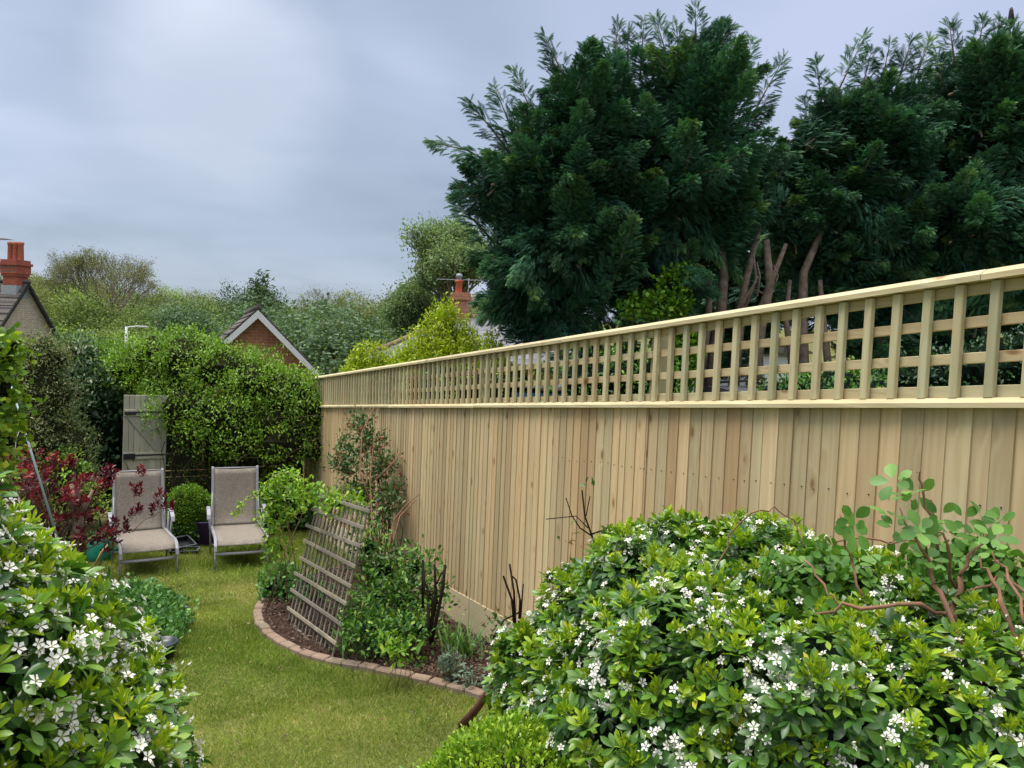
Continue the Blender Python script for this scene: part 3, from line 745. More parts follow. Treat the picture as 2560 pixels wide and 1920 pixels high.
# right hand shrub against the fence
def cpt(u,v,d): return tuple(at(u,v,d))
b0=at(1850,1500,2.45); baseR=(b0[0],b0[1],g(b0[0],b0[1]))
lobR=[(cpt(1680,1640,2.75),(.38,.42,.40)),(cpt(1900,1640,2.6),(.42,.42,.40)),(cpt(1500,1720,2.85),(.30,.38,.36)),(cpt(2130,1680,2.35),(.38,.38,.32)),(cpt(1740,1860,2.3),(.42,.44,.42)),(cpt(2050,1900,2.05),(.40,.40,.38)),(cpt(2400,1900,1.95),(.36,.38,.32)),(cpt(1530,1930,2.55),(.26,.34,.36)),(cpt(1420,1690,2.95),(.16,.22,.24)),(cpt(1640,1480,2.95),(.27,.26,.20)),(cpt(1880,1440,2.9),(.25,.25,.16)),(cpt(1370,1760,2.9),(.18,.24,.26))]
choisya('large glossy green flowering shrub with white blossom standing before the pale fence',baseR,lobR,2600,820,620,.046,1)
lobL=[(cpt(-50,1770,1.75),(.30,.32,.28)),(cpt(-280,1660,1.7),(.34,.34,.30)),(cpt(140,1900,1.65),(.18,.22,.21)),(cpt(-20,2060,1.5),(.33,.34,.30)),(cpt(215,2090,1.55),(.14,.2,.18)),(cpt(90,1710,2.0),(.13,.18,.13)),(cpt(-380,1800,1.4),(.4,.4,.4)),(cpt(-60,1440,1.6),(.09,.12,.10)),(cpt(-10,1560,1.85),(.16,.2,.12))]
b0=at(-50,1700,1.6); baseL=(b0[0],b0[1],g(b0[0],b0[1]))
choisya('white blossomed glossy shrub filling the near left corner beside the lawn',baseL,lobL,1350,460,820,.043,2)

# akebia-like climber with round leaflets and reddish stems, far right
def climber_right():
    b=at(2480,1900,2.2); b=np.array([min(b[0],2.5),b[1],0]); b[2]=g(b[0],b[1]); base=tuple(b)
    root=empty('climbing_plant',base); tag(root,'round leaved climber with bare reddish stems at the right end of the pale fence','climber')
    mb=MB()
    def pxs(pts): return [at(u,v,d-.20)-b for u,v,d in pts]
    for pts,r in (
        ([(2440,1920,2.1),(2415,1650,2.15),(2385,1560,2.2),(2400,1440,2.25)],[.018,.015,.014,.009]),
        ([(2400,1440,2.25),(2420,1390,2.25),(2465,1325,2.25)],[.008,.006,.003]),
        ([(2390,1470,2.25),(2370,1370,2.2),(2345,1330,2.2)],[.007,.005,.004]),
        ([(2560,1900,2.0),(2440,1700,2.05),(2350,1480,2.15),(2325,1430,2.2),(2305,1375,2.2),(2250,1270,2.25)],[.010,.009,.008,.006,.005,.003]),
        ([(2345,1375,2.2),(2330,1290,2.2),(2305,1210,2.2),(2290,1180,2.2)],[.006,.005,.004,.003]),
        ([(2560,1660,2.1),(2500,1500,2.15),(2480,1450,2.2),(2450,1390,2.25)],[.009,.008,.006,.003]),
        ([(2158,1490,2.15),(2130,1400,2.2),(2112,1340,2.2),(2100,1285,2.2)],[.005,.004,.004,.003]),
        ([(1790,1420,2.45),(1820,1340,2.45),(1880,1282,2.4),(1935,1265,2.4),(1985,1300,2.4),(2005,1360,2.35)],[.003]*6),
        ([(2010,1400,2.3),(2060,1460,2.25),(2100,1520,2.2)],[.004,.004,.003]),
        ([(2040,1535,2.15),(2150,1522,2.1),(2300,1510,2.15),(2400,1560,2.2)],[.005,.006,.007,.007]),
        ([(2090,1354,2.3),(2200,1350,2.3),(2300,1353,2.3)],[.003,.003,.004]),
        ([(2560,1560,2.1),(2520,1450,2.2),(2480,1380,2.3)],[.006,.005,.003]),
        ([(2330,1320,2.2),(2328,1250,2.2)],[.005,.004]),
        ([(2420,1480,2.3),(2500,1430,2.3),(2590,1500,2.2)],[.006,.006,.006])):
        rr_=[q*.72 for q in r]; PP=[np.array(q) for q in pxs(pts)]; QQ=[]; RR=[]
        for i in range(len(PP)-1):
            for tt in (0,.33,.66): QQ.append(PP[i]*(1-tt)+PP[i+1]*tt+rng.normal(size=3)*.006*(tt>0)); RR.append((rr_[i]*(1-tt)+rr_[i+1]*tt)*(1.25 if tt==0 and 0<i else 1))
        QQ.append(PP[-1]); RR.append(rr_[-1]); mb.tube(QQ,RR,7)
    mb.build('stems',M_redbark,root)
    Lv=Leaves()
    def sprays(P,Nn,sz,tone):
        n=len(P)
        a=unit(Nn+np.array([0,0,.3])+rng.normal(size=(n,3))*.5); x,y=frame(a)
        for k in range(5):
            an=k*2*math.pi/5+rng.random(n)*.3; h=x*np.cos(an)[:,None]+y*np.sin(an)[:,None]
            d=unit(h+a*.25+rng.normal(size=(n,3))*.15)
            Lv.add(T_leafh(.66,.05,.10,.58,6,.8),P+d*.012,d,a,sz*rng.uniform(.75,1.15,n),np.clip(tone+rng.normal(size=n)*.13,0,1))
    lob=[(cpt(2380,1420,2.3),(.17,.12,.13)),(cpt(2200,1480,2.25),(.16,.12,.10)),(cpt(2040,1430,2.3),(.17,.12,.09)),(cpt(2480,1500,2.2),(.18,.14,.16)),(cpt(2550,1750,2.05),(.2,.2,.24))]
    P,Nn=on_lobes(lob,620,.7); sprays(P,Nn,.038,.55)
    P=np.array([at(u,v,2.0+rng.normal()*.05) for u,v in [(2265,1240),(2235,1205),(2225,1290),(2290,1235),(2300,1330),(2410,1300),(2450,1290),(2500,1310),(2350,1290),(2130,1300),(2140,1330),(2050,1500),(2480,1345),(2380,1340),(2320,1400),(2240,1320)] for _ in range(1)])
    sprays(P,unit(-np.tile(FW,(len(P),1))+[0,0,.6]),.045,.55)
    m=leaf_mat('round_leaflets',[(0,(.03,.10,.02)),(.5,(.085,.21,.035)),(1,(.20,.36,.07))],.45,.25,patch=.15)
    Lv.build('foliage',m,root,loc=base)
    for u,v,u2,v2 in ((2460,1330,2425,1400),(2100,1550,2130,1480),(2030,1580,2110,1500),(1960,1440,2020,1400),(2330,1640,2210,1628),(2510,1290,2460,1330)):
        sprout=MB(); sprout.tube([at(u,v,2.1)-b,at((u+u2)/2+8,(v+v2)/2,2.08)-b,at(u2,v2,2.1)-b],[.0022,.002,.0018],5); sprout.build('tendril',M_greenstem,root)
climber_right()

# clipped box plants
M_boxleaf=leaf_mat('box_leaves_bright',[(0,(.09,.20,.012)),(.5,(.22,.37,.02)),(1,(.42,.52,.05))],.45,.25,patch=.12,pscale=6)
M_boxball=leaf_mat('box_leaves_green',[(0,(.045,.12,.01)),(.5,(.12,.25,.015)),(1,(.27,.38,.03))],.5,.2,patch=.2,pscale=4)
b0=at(1170,2000,2.35); hb=(b0[0],b0[1],g(b0[0],b0[1]))
lb=[(cpt(1270,2090,2.2),(.27,.30,.30)),(cpt(1150,2150,2.15),(.27,.25,.26)),(cpt(1420,2140,2.1),(.22,.25,.26))]
shrub('box_hedge','low clipped bright yellow green hedge in front of the large flowering shrub','hedge',hb,lb,4200,LEAF,.017,M_boxleaf,m=9,rc=.010,out=.7,up=.8,depth=.14,corek=.74,nst=0,bump=.05)
p=at(470,1272,11.0); bb=(p[0],p[1],g(p[0],p[1]))
shrub('clipped_ball','round clipped box ball between the two grey loungers','topiary',bb,[((p[0],p[1],p[2]),(.31,.31,.31)),((p[0],p[1],p[2]-.22),(.30,.30,.28))],4200,DIA,.028,M_boxball,m=7,rc=.018,out=.8,up=.4,depth=.10,corek=.88,nst=0,bump=.03)

# geranium mound on the left of the lawn
M_ger=leaf_mat('geranium_leaves',[(0,(.04,.12,.03)),(.5,(.10,.24,.06)),(1,(.21,.39,.11))],.55,.2,patch=.15)
def geranium(label,c,lob,n,flw,size=.042):
    base=(c[0],c[1],g(*c)); r=shrub('cranesbill_plant',label,'ground cover plant',base,lob,int(n*1.5),LEAF_R,size*.9,M_ger,m=7,rc=.03,out=.4,up=.9,depth=.3,corek=.66,nst=8,r0=.004,stem=M_greenstem,coremat=M_deepshade)
    Fl=Leaves(); P,Nn=on_lobes(lob,flw,.02,.1); P=P+Nn*.04; a=unit(Nn+[0,0,1]); x,y=frame(a); Fl.add(FLOWER,P,x,a,.035)
    Fl.build('blossom',leaf_mat('violet_petals',[(0,(.20,.16,.52)),(1,(.30,.24,.62))],.5,.2,(1,1,1)),r,loc=base)
    return r
q=ghit(420,1560); 
geranium('mounded green cranesbill with a few violet flowers at the left lawn edge',(q[0]-.2,q[1]-.2),[((q[0]-.22,q[1]-.15,g(q[0],q[1])+.13),(.38,.5,.22)),((q[0]-.40,q[1]+.7,g(q[0]-.3,q[1]+.7)+.06),(.4,.4,.16)),((q[0]-.26,q[1]-.65,g(q[0],q[1]-.6)+.12),(.30,.35,.18))],900,7)
q=ghit(680,1500)
geranium('small cranesbill clump growing through the foot of the leaning lattice',(q[0]+.1,q[1]),[((q[0]+.1,q[1],g(q[0],q[1])+.12),(.22,.3,.22)),((q[0]+.28,q[1]-.35,g(q[0],q[1]-.4)+.10),(.16,.2,.16))],260,3)

# red leaved shrub
M_red=leaf_mat('red_leaves',[(0,(.050,.008,.016)),(.45,(.115,.014,.026)),(.8,(.24,.026,.036)),(1,(.40,.06,.05))],.42,.22,(1.2,.7,.7),patch=.2,pscale=4)
M_redlow=plain('dead_twig_bark',(.20,.14,.10),.95,.1,var=.25,scale=20)
def redshrub():
    c=at(95,1330,8.6); base=(c[0],c[1],g(c[0],c[1])); b=np.array(base)
    root=empty('red_leaved_shrub',base); tag(root,'twiggy shrub with dark red leaves reaching across the left lounger','shrub')
    lob=[(cpt(20,1170,8.4),(.45,.3,.22)),(cpt(215,1225,8.7),(.26,.3,.14)),(cpt(80,1290,8.4),(.55,.35,.28)),(cpt(240,1330,8.6),(.24,.3,.2)),(cpt(90,1370,8.3),(.34,.3,.14)),(cpt(40,1230,8.2),(.4,.3,.3)),(cpt(-90,1250,8.3),(.5,.4,.4))]
    Lv=Leaves(); P,Nn=on_lobes(lob,360,.45,-.8,.2)
    extra=[(352,1180),(345,1215),(350,1235),(395,1250),(410,1262),(425,1270),(350,1275),(335,1290),(380,1285),(300,1310),(310,1320),(170,1155),(176,1160),(280,1180),(220,1195),(260,1190)]
    E_=np.array([at(u+random.gauss(0,7),v+random.gauss(0,6),8.85) for u,v in extra*3]); P=np.concatenate([P,E_]); Nn=np.concatenate([Nn,unit(rng.normal(size=E_.shape)*.4+[0,0,1])])
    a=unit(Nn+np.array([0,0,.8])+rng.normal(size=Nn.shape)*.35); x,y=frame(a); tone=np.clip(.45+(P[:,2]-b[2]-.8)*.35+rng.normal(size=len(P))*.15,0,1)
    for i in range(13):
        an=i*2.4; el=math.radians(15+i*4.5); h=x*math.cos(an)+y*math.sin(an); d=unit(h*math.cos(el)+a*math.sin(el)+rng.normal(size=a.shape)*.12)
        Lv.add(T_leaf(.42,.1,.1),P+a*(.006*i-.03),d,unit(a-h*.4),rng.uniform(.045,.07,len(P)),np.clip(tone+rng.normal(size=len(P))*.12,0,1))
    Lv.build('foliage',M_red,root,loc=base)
    mb=MB()
    for p in P[rng.permutation(len(P)-48)[:190]]:
        s0=b+rng.normal(size=3)*[.20,.12,0]; e=p; m=(s0*.55+e*.45)+rng.normal(size=3)*.10; mb.tube([s0-b,m-b,e-b],[.009,.006,.003],5)
    mb.tube([at(330,1330,8.6)-b,at(360,1300,8.75)-b,at(400,1280,8.8)-b,at(425,1268,8.85)-b],[.006,.005,.004,.002],6)
    mb.build('stems',M_redlow,root)
    # pruned pale stump wood
    mb=MB()
    for u,v,u2,v2,r in ((195,1290,180,1210,.035),(195,1290,225,1240,.03),(190,1290,160,1240,.02),(200,1280,232,1225,.018),(185,1300,200,1200,.02)):
        mb.tube([at(u,v,8.6)-b,at((u+u2)/2+4,(v+v2)/2,8.58)-b,at(u2,v2,8.6)-b],[r*1.2,r,r*.8],8)
    mb.tube([at(195,1380,8.6)-b,at(195,1285,8.6)-b],[.07,.05],8)
    mb.build('cut_branches',plain('cut_pale_wood',(.33,.25,.18),.9,.1,var=.25,scale=25,bump=.5),root)
redshrub()

# leaning lattice
def lattice():
    A=ghit(828,1660); B=ghit(712,1566); 
    rt=np.array([math.cos(rad(YAW)),-math.sin(rad(YAW)),0]); fw=np.array([math.sin(rad(YAW)),math.cos(rad(YAW)),0])
    upv=rt*.22+fw*.18+np.array([0,0,1.20]); A=A+np.array([0,0,-.01]); ac=B-A; H=np.linalg.norm(upv); Wd=np.linalg.norm(ac)*1.0
    U=upv/H; Xx=ac/np.linalg.norm(ac); Nn=np.cross(Xx,U); Nn/=np.linalg.norm(Nn)
    if Nn@(CAM-A)<0: Nn=-Nn
    base=(A+B)/2; root=empty('lattice_panel',tuple(base)); tag(root,'weathered grey wooden lattice panel leaning in the flowerbed','trellis')
    def lath(p,q,w,t,off,name,rnd=None):
        L_=np.linalg.norm(q-p); d=(q-p)/L_; side=np.cross(d,Nn); side/=np.linalg.norm(side); R=np.stack([side,np.cross(d,side),d],1)
        c=(p+q)/2+Nn*off
        mb=MB(); mb.box((0,0,0),(w,t,L_),None,random.random() if rnd is None else rnd,bev=.0025); 
        # a little warp from years outside
        o=mb.build(name,M_old,root); Mx=Matrix(((R[0,0],R[0,1],R[0,2],c[0]-base[0]),(R[1,0],R[1,1],R[1,2],c[1]-base[1]),(R[2,0],R[2,1],R[2,2],c[2]-base[2]),(0,0,0,1)))
        o.matrix_local=Mx
    nv=13
    for i in range(nv):
        s_=(i+.35)/(nv-.3); j=random.uniform(-.02,.02); b_=A+ac*s_; b_=b_ if i<5 else b_+U*.0
        lath(b_-U*.015+U*random.uniform(-.01,.02),A+ac*(s_+j*.4)+upv*(1.0+random.uniform(-.01,.02)),.022,.014,-.009,'upright_lath')
    rows=[.02,.135,.26,.385,.50,.625,.745,.865,.975]
    for k,t in enumerate(rows):
        tilt=random.uniform(-.008,.008); e0=-.035+random.uniform(-.02,.02); e1=1.03+random.uniform(-.02,.03)
        p=A+ac*e0+upv*(t+tilt); q=A+ac*e1+upv*(t-tilt)
        if k==0: p=A+ac*-.03+upv*.005; q=A+ac*.80+upv*.05
        lath(p,q,.029,.014,.010,'cross_lath')
lattice()

# ================================================================ end of the garden
M_oldfence=wood('old_dark_fence','x',base=(.05,.054,.040),dark=(.022,.025,.019),green=(.042,.056,.038),pink=(.055,.05,.036),across='z',rough=.95)
M_gate=wood('grey_green_gate','z',base=(.50,.48,.38),dark=(.34,.33,.26),green=(.46,.46,.36),pink=(.52,.47,.38),contrast=.8,knot=.03,across='x')
def back_fence():
    y=13.05; x0,x1=-.62,2.70; z0=g(1,13)
    root=empty('panel_fence',(1,y,z0)); tag(root,'old dark horizontal board fence under the rambling climber','fence')
    for a,b_ in ((.56,1.55),(1.63,2.60)):
        k=0; mb=MB(); z=.05
        while z<1.75:
            h=random.uniform(.085,.10); gap=.012 if 0.88<z<.98 else random.choice([.0,.004,.01,.0]); 
            mb.box(((a+b_)/2-1,random.uniform(-.006,.006),z+h/2),(b_-a,.016,h),None); z+=h+gap
        mb.build('board_panel',M_oldfence,root)
    for x in (.52,1.59,2.64):
        mb=MB(); mb.box((x-1,0,.92),(.08,.08,1.86),None,bev=.004); mb.build('post',M_oldfence,root)
back_fence()
def gate():
    # stands ajar beside the climber
    o=at(303,1165,11.5); x0=o[0]; y=o[1]; z0=g(x0,y)
    root=empty('garden_gate',(x0,y,z0)); tag(root,'open grey green boarded gate with black strap hinges behind the left lounger','gate'); root.rotation_euler=(0,rad(.6),rad(4))
    W=.60; H=at(310,985,11.5)[2]-z0
    mb=MB(); n=8
    for i in range(n):
        mb.box((W*(i+.5)/n,0,H/2),(W/n-.004,.02,H-.02),bev=.003)
    mb.build('board_panel',M_gate,root)
    zl=at(303,1140,11.5)[2]-z0; zh=at(303,1031,11.5)[2]-z0
    for z in (.25,zl,zh):
        mb=MB(); mb.box((W/2,-.022,z),(W-.03,.020,.10),bev=.003); mb.build('ledge',M_gate,root)
    for za,zb in ((zl,.25),(zh,zl)):
        L_=math.hypot(W-.1,zb-za)-.08; a=math.atan2(zb-za,W-.1); R=np.array([[math.cos(a),0,-math.sin(a)],[0,1,0],[math.sin(a),0,math.cos(a)]])
        mb=MB(); mb.box((W/2,-.0215,(za+zb)/2),(L_,.018,.09),R,bev=.003); mb.build('brace',M_gate,root)
    for z,hz in ((zl,.09),(zh,.05)):
        h=MB(); h.box((.09,-.045,z),(.16,.03,hz),bev=.008); hh=h.build('hinge',M_dark,root)
        h=MB(); h.box((.46,-.036,z+.012),(.62,.008,.022),bev=.002); h.build('strap',M_dark,hh)
    return root
gate()

M_ramble=leaf_mat('rambler_leaves',[(0,(.06,.135,.018)),(.35,(.14,.265,.025)),(.7,(.22,.37,.035)),(.97,(.34,.47,.05)),(1,(.52,.50,.06))],.5,.25,patch=.22,pscale=3)
def rambler():
    lob=[]
    for u,v,d,r in ((330,925,12.6,(.45,.6,.30)),(385,890,12.5,(.5,.65,.40)),(470,900,12.3,(.62,.65,.44)),(560,925,12.3,(.62,.65,.44)),(640,955,12.2,(.62,.65,.44)),(715,985,12.2,(.55,.6,.43)),(775,1020,12.2,(.40,.55,.42)),
                    (470,1020,11.9,(.62,.45,.42)),(590,1040,11.9,(.66,.45,.45)),(700,1065,12.0,(.55,.45,.45)),(420,970,12.2,(.40,.4,.28)),(790,1080,12.3,(.27,.4,.36)),(395,1000,12.1,(.25,.3,.22)),(500,1090,11.8,(.4,.3,.26)),(600,1105,11.8,(.45,.3,.26)),(700,1110,11.8,(.45,.3,.28)),(780,1120,12.0,(.25,.3,.26))):
        lob.append((cpt(u,v,d),r))
    c=at(580,1200,12.9); base=(c[0],13.3,g(c[0],13.3))
    root=shrub('rambling_climber','broad mound of rambling climber spilling over the dark back fence','climber',base,lob,3400,LEAF,.050,M_ramble,m=10,rc=.06,out=.4,up=.8,depth=.40,corek=.66,nst=60,r0=.010,low=-.9,coremat=M_shade,bump=.26,tonevar=.13)
    # hanging woody tangle below
    mb=MB(); b=np.array(base)
    for k in range(130):
        u=random.uniform(410,810); v=random.uniform(1020,1140); d=random.uniform(11.6,12.5); p=at(u,v,d)
        pts=[p]; q=p.copy(); dirn=np.array([random.gauss(0,.5),random.gauss(0,.12),random.uniform(-.9,-.2)])
        for s_ in range(5):
            dirn=dirn+rng.normal(size=3)*[.45,.12,.3]; dirn/=np.linalg.norm(dirn)+1e-9; q=q+dirn*.16; pts.append(q.copy())
        mb.tube([x-b for x in pts],[.007,.006,.005,.004,.003,.002],4)
    for u0,u1 in ((415,470),(470,430),(540,600),(620,560),(700,720),(520,500)):
        mb.tube([at(u0,1240,12.4)-b,at((u0+u1)/2+12,1150,12.4)-b,at(u1,1060,12.3)-b],[.02,.016,.012],6)
    mb.build('woody_stems',plain('old_climber_wood',(.10,.078,.055),.95,.1,var=.3,scale=18),root)
    # sparse lower leaves and arching sprays above
    Lv=Leaves()
    for k in range(230):
        if k<90: u=random.uniform(400,810); v=random.uniform(1080,1190); L_=.25; dr=-.7; d=12.1
        else:
            u=random.uniform(300,800); v=np.interp(u,[300,380,480,560,700,800],[900,850,860,880,935,1010])+random.uniform(-5,90); L_=random.uniform(.12,.3); dr=.9; d=random.uniform(12.0,12.6)
        p=at(u,v,d); dv=unit(rng.normal(size=3)*[.6,.6,.3]+[0,0,dr])
        t=np.linspace(0,1,14); P=p+np.outer(t,dv)*L_+np.outer(t*t,[0,0,-.10]); n=len(P)
        P=np.repeat(P,2,0); Lv.add(LEAF,P,unit(rng.normal(size=(len(P),3))+dv*.8),unit(rng.normal(size=(len(P),3))*.5+[0,0,1]),rng.uniform(.035,.055,len(P)),.6+.2*rng.normal(size=len(P)))
    Lv.build('loose_sprays',M_ramble,root,loc=base)
rambler()

# left boundary planting
M_olive=leaf_mat('small_olive_leaves',[(0,(.05,.085,.025)),(.5,(.13,.17,.055)),(.85,(.26,.28,.11)),(1,(.40,.36,.22))],.5,.22,patch=.25,pscale=3)
M_pale=leaf_mat('cream_edged_leaves',[(0,(.035,.09,.04)),(.5,(.08,.17,.07)),(.75,(.20,.30,.15)),(.9,(.55,.58,.42)),(1,(.75,.75,.62))],.5,.2,patch=.2)
M_hop=leaf_mat('golden_leaves',[(0,(.06,.15,.01)),(.5,(.18,.32,.02)),(1,(.42,.48,.04))],.5,.25,patch=.2)
M_brightgreen=leaf_mat('bright_hedge_leaves',[(0,(.04,.12,.006)),(.5,(.10,.24,.01)),(1,(.24,.38,.02))],.5,.25,patch=.25)
M_deepgreen=leaf_mat('deep_green_leaves',[(0,(.010,.035,.014)),(.5,(.025,.075,.028)),(1,(.06,.15,.05))],.45,.15,patch=.25)
def pshrub(name,label,cat,lobpx,n,tm,size,mat,**k):
    lob=[(cpt(u,v,d),r) for u,v,d,r in lobpx]; c=np.mean([l[0] for l in lob],0); base=(float(c[0]),float(c[1]),g(c[0],c[1]))
    return shrub(name,label,cat,base,lob,n,tm,size,mat,**k)
pshrub('olive_shrub','tall fine leaved olive green shrub with pale dry tips behind the blue pole','shrub',[(100,1010,10.2,(.42,.42,.8)),(60,1120,10.0,(.5,.42,.6)),(150,1130,10.3,(.40,.4,.55)),(110,900,10.3,(.30,.35,.35)),(30,930,10.2,(.4,.35,.45)),(180,1190,10.2,(.30,.3,.3))],2100,LEAF_N,.040,M_olive,m=10,rc=.06,depth=.30,corek=.74,bump=.16,out=.4,up=.6,low=-1,nst=10)
pshrub('cream_leaved_shrub','green shrub with cream white tips between the olive shrub and gate','shrub',[(185,905,12.2,(.36,.35,.40)),(215,960,12.3,(.42,.4,.42)),(250,1010,12.6,(.35,.35,.35)),(185,1040,12.2,(.3,.35,.4))],1100,LEAF,.065,M_pale,m=7,rc=.06,depth=.3,corek=.72,up=.7)
pshrub('green_hedge','bright green hedge rising behind the gate','hedge',[(240,930,15.5,(.8,.6,.55)),(330,935,15.8,(.9,.6,.5)),(150,940,15.5,(.8,.6,.55))],1500,LEAF,.06,M_brightgreen,m=8,rc=.08,depth=.2,corek=.85,nst=4)
pshrub('dark_hedge','deep green shaded shrubbery filling the gap beside the gate','hedge',[(250,1090,12.5,(.5,.45,.75)),(230,1180,12.4,(.6,.5,.6)),(200,1030,12.4,(.5,.4,.5)),(120,1130,12.2,(.8,.5,.9)),(290,1110,12.8,(.4,.3,.7))],750,LEAF_R,.085,M_deepgreen,m=7,rc=.07,depth=.3,corek=.8,coremat=M_deepshade,nst=4)
pshrub('golden_climber','yellow green leafy climber at the left picture edge','climber',[(-20,890,6.2,(.22,.3,.16)),(-40,980,6.2,(.26,.3,.34)),(0,1090,6.4,(.16,.2,.20)),(5,860,6.2,(.16,.2,.10)),(-90,1100,6.2,(.4,.4,.5))],420,LEAF_R,.06,M_hop,m=6,rc=.05,depth=.35,corek=.6,nst=6,r0=.006)
pshrub('bramble_shrub','loose light green shrub below the olive shrub behind the red leaves','shrub',[(150,1200,9.9,(.36,.3,.34)),(190,1260,9.9,(.36,.3,.30)),(60,1240,9.8,(.5,.3,.35))],520,LEAF,.055,M_ramble,m=6,rc=.06,depth=.4,corek=.7,nst=6,r0=.006)
pshrub('low_green_plant','clump of blue green leaves at the foot of the back fence beside the right lounger','plant',[(690,1250,12.0,(.32,.3,.2)),(660,1310,11.9,(.26,.3,.16)),(735,1290,12.2,(.3,.3,.2))],330,LEAF_R,.06,M_ger,m=6,rc=.04,depth=.4,corek=.75,nst=0,coremat=M_deepshade)
pshrub('low_green_plant','dark leafy clump under the clipped box ball','plant',[(470,1320,10.9,(.30,.25,.10))],120,LEAF_R,.045,M_deepgreen,m=6,rc=.03,depth=.4,corek=.6,nst=0,coremat=M_deepshade)
pshrub('low_green_plant','low green weeds between the watering can and the left lounger','plant',[(345,1400,10.3,(.25,.25,.08))],90,LEAF,.045,M_ger,m=6,rc=.03,depth=.4,corek=.6,nst=0)

# pole with a looped cable
def pole():
    a=at(122,1275,7.9); b_=at(28,965,7.9); root=empty('clothes_prop',tuple(a)); tag(root,'thin pale blue pole leaning left in front of the olive shrub','pole')
    mb=MB(); foot=a+(a-b_)*.28; mb.tube([foot-a,b_-a],[.013,.010],10); mb.build('shaft',plain('weathered_blue_paint',(.30,.40,.42),.5,.4,var=.1,scale=20),root)
    t=.33; m_=b_*(1-t)+a*t; mb=MB(); mb.tube([at(57,1070,7.88)-a,at(48,1078,7.86)-a,at(40,1100,7.86)-a,at(38,1130,7.86)-a,at(38,1180,7.86)-a],.004,6)
    mb.tube([at(54,1064,7.86)-a,at(62,1072,7.84)-a],[.014,.014],8); mb.build('cord',plain('white_cord',(.7,.7,.68),.6),root)
pole()

# things by the loungers
def bucket():
    c=at(514,1340,11.0); z=g(c[0],c[1]); root=empty('bucket',(c[0],c[1],z)); tag(root,'purple plastic bucket behind the right lounger','bucket')
    m=plain('purple_plastic',(.085,.035,.22),.4,.5,var=.05)
    mb=MB(); mb.lathe((0,0,0),[(.0,.0),(.16,0),(.215,.36),(.228,.365),(.228,.375),(.205,.375),(.15,.03),(0,.03)],28); mb.build('tub',m,root)
    mb=MB(); mb.tube([(.22*math.cos(t),.02,.37-.10*math.sin(t)) for t in np.linspace(0,math.pi,9)],.006,6); mb.build('handle',m,root)
bucket()
def trays():
    for k,(u,v,d,rz,tilt,lab) in enumerate(((448,1352,10.5,.5,.38,'black seed tray tipped on edge between the loungers'),(462,1368,10.3,-.2,.0,'black seed tray lying flat on the grass between the loungers'))):
        c=at(u,v,d); root=empty('seed_tray',(c[0],c[1],g(c[0],c[1])+(.0 if k else .07)),rz); root.rotation_euler=(tilt,0,rz); tag(root,lab,'tray','plant trays on the grass')
        mb=MB(); L_,W,H,t=.34,.22,.07,.006
        mb.box((0,0,t/2),(L_,W,t)); 
        for sx in(-1,1): mb.box((sx*(L_/2-t/2),0,H/2+t/2),(t,W,H-t)); mb.box((0,sx*(W/2-t/2),H/2+t/2),(L_-2*t,t,H-t))
        mb.build('tray_body',M_dark,root)
        mb=MB()
        for sx in(-1,1): mb.box((sx*(L_/2+.004),0,H+t/2),(.02,W+.02,.006)); mb.box((0,sx*(W/2+.004),H+t/2+.0005),(L_,.018,.005))
        mb.build('rim',plain('grey_rim_plastic',(.09,.10,.12),.4),root)
trays()
def can():
    c=at(248,1402,9.9); z=at(248,1402,9.9)[2]; zz=g(c[0],c[1]); root=empty('watering_can',(c[0],c[1],zz)); tag(root,'turquoise green watering can under the red leaved shrub','watering can')
    root.location=(c[0]-.0,c[1],zz); k=1.0
    m=plain('turquoise_plastic',(.02,.32,.22),.35,.5,var=.05)
    H=.30
    mb=MB(); mb.lathe((0,0,0),[(0,0),(.125,0),(.145,.02),(.150,.10),(.140,.20),(.115,.27),(.085,.295),(.07,.30),(.065,.29),(.10,.26),(.12,.15),(0,.05)],28,sx=1.0,sy=.85); mb.build('can_body',m,root)
    mb=MB(); mb.tube([(.12,0,.07),(.24,0,.16),(.40,0,.22),(.47,0,.235)],[.03,.022,.017,.016],12); sp=mb.build('spout',m,root)
    mb=MB(); mb.tube([(.46,0,.233),(.50,0,.245)],[.018,.04],14); mb.build('rose',m,sp)
    mb=MB(); mb.tube([(-.13,0,.08),(-.20,0,.18),(-.17,0,.30),(-.06,0,.36),(.05,0,.34),(.08,0,.28)],[.014]*6,8); mb.build('handle',m,root)
    # cut bamboo cane lying across it
    o=at(236,1406,9.5); p=at(272,1360,9.6); r2=empty('bamboo_cane',tuple(o)); tag(r2,'short yellow cane leaning on the turquoise watering can','cane')
    mb=MB(); mb.tube([(0,0,-.05),(p-o)*.5+[0,0,.02],p-o],[.013,.012,.010],8); mb.build('shaft',plain('yellow_cane',(.55,.38,.15),.5,var=.1),r2)
can()
def secateurs():
    p=at(337,1327,10.75); r=empty('secateurs',(p[0],p[1],p[2])); tag(r,'red handled garden snips lying on the left lounger','hand tool')
    m=plain('red_grip',(.45,.02,.03),.4); 
    mb=MB(); mb.tube([(-.07,-.02,.0),(-.02,-.012,.006),(.02,0,.0)],[.012,.013,.008],8); mb.build('grip',m,r)
    mb=MB(); mb.tube([(-.07,.03,.0),(-.02,.016,.006),(.02,0,.0)],[.012,.013,.008],8); mb.build('grip',m,r)
    mb=MB(); mb.box((.055,0,.0),(.075,.02,.005),bev=.001); mb.build('blade',plain('steel',(.4,.4,.4),.3,metal=.8),r)
secateurs()
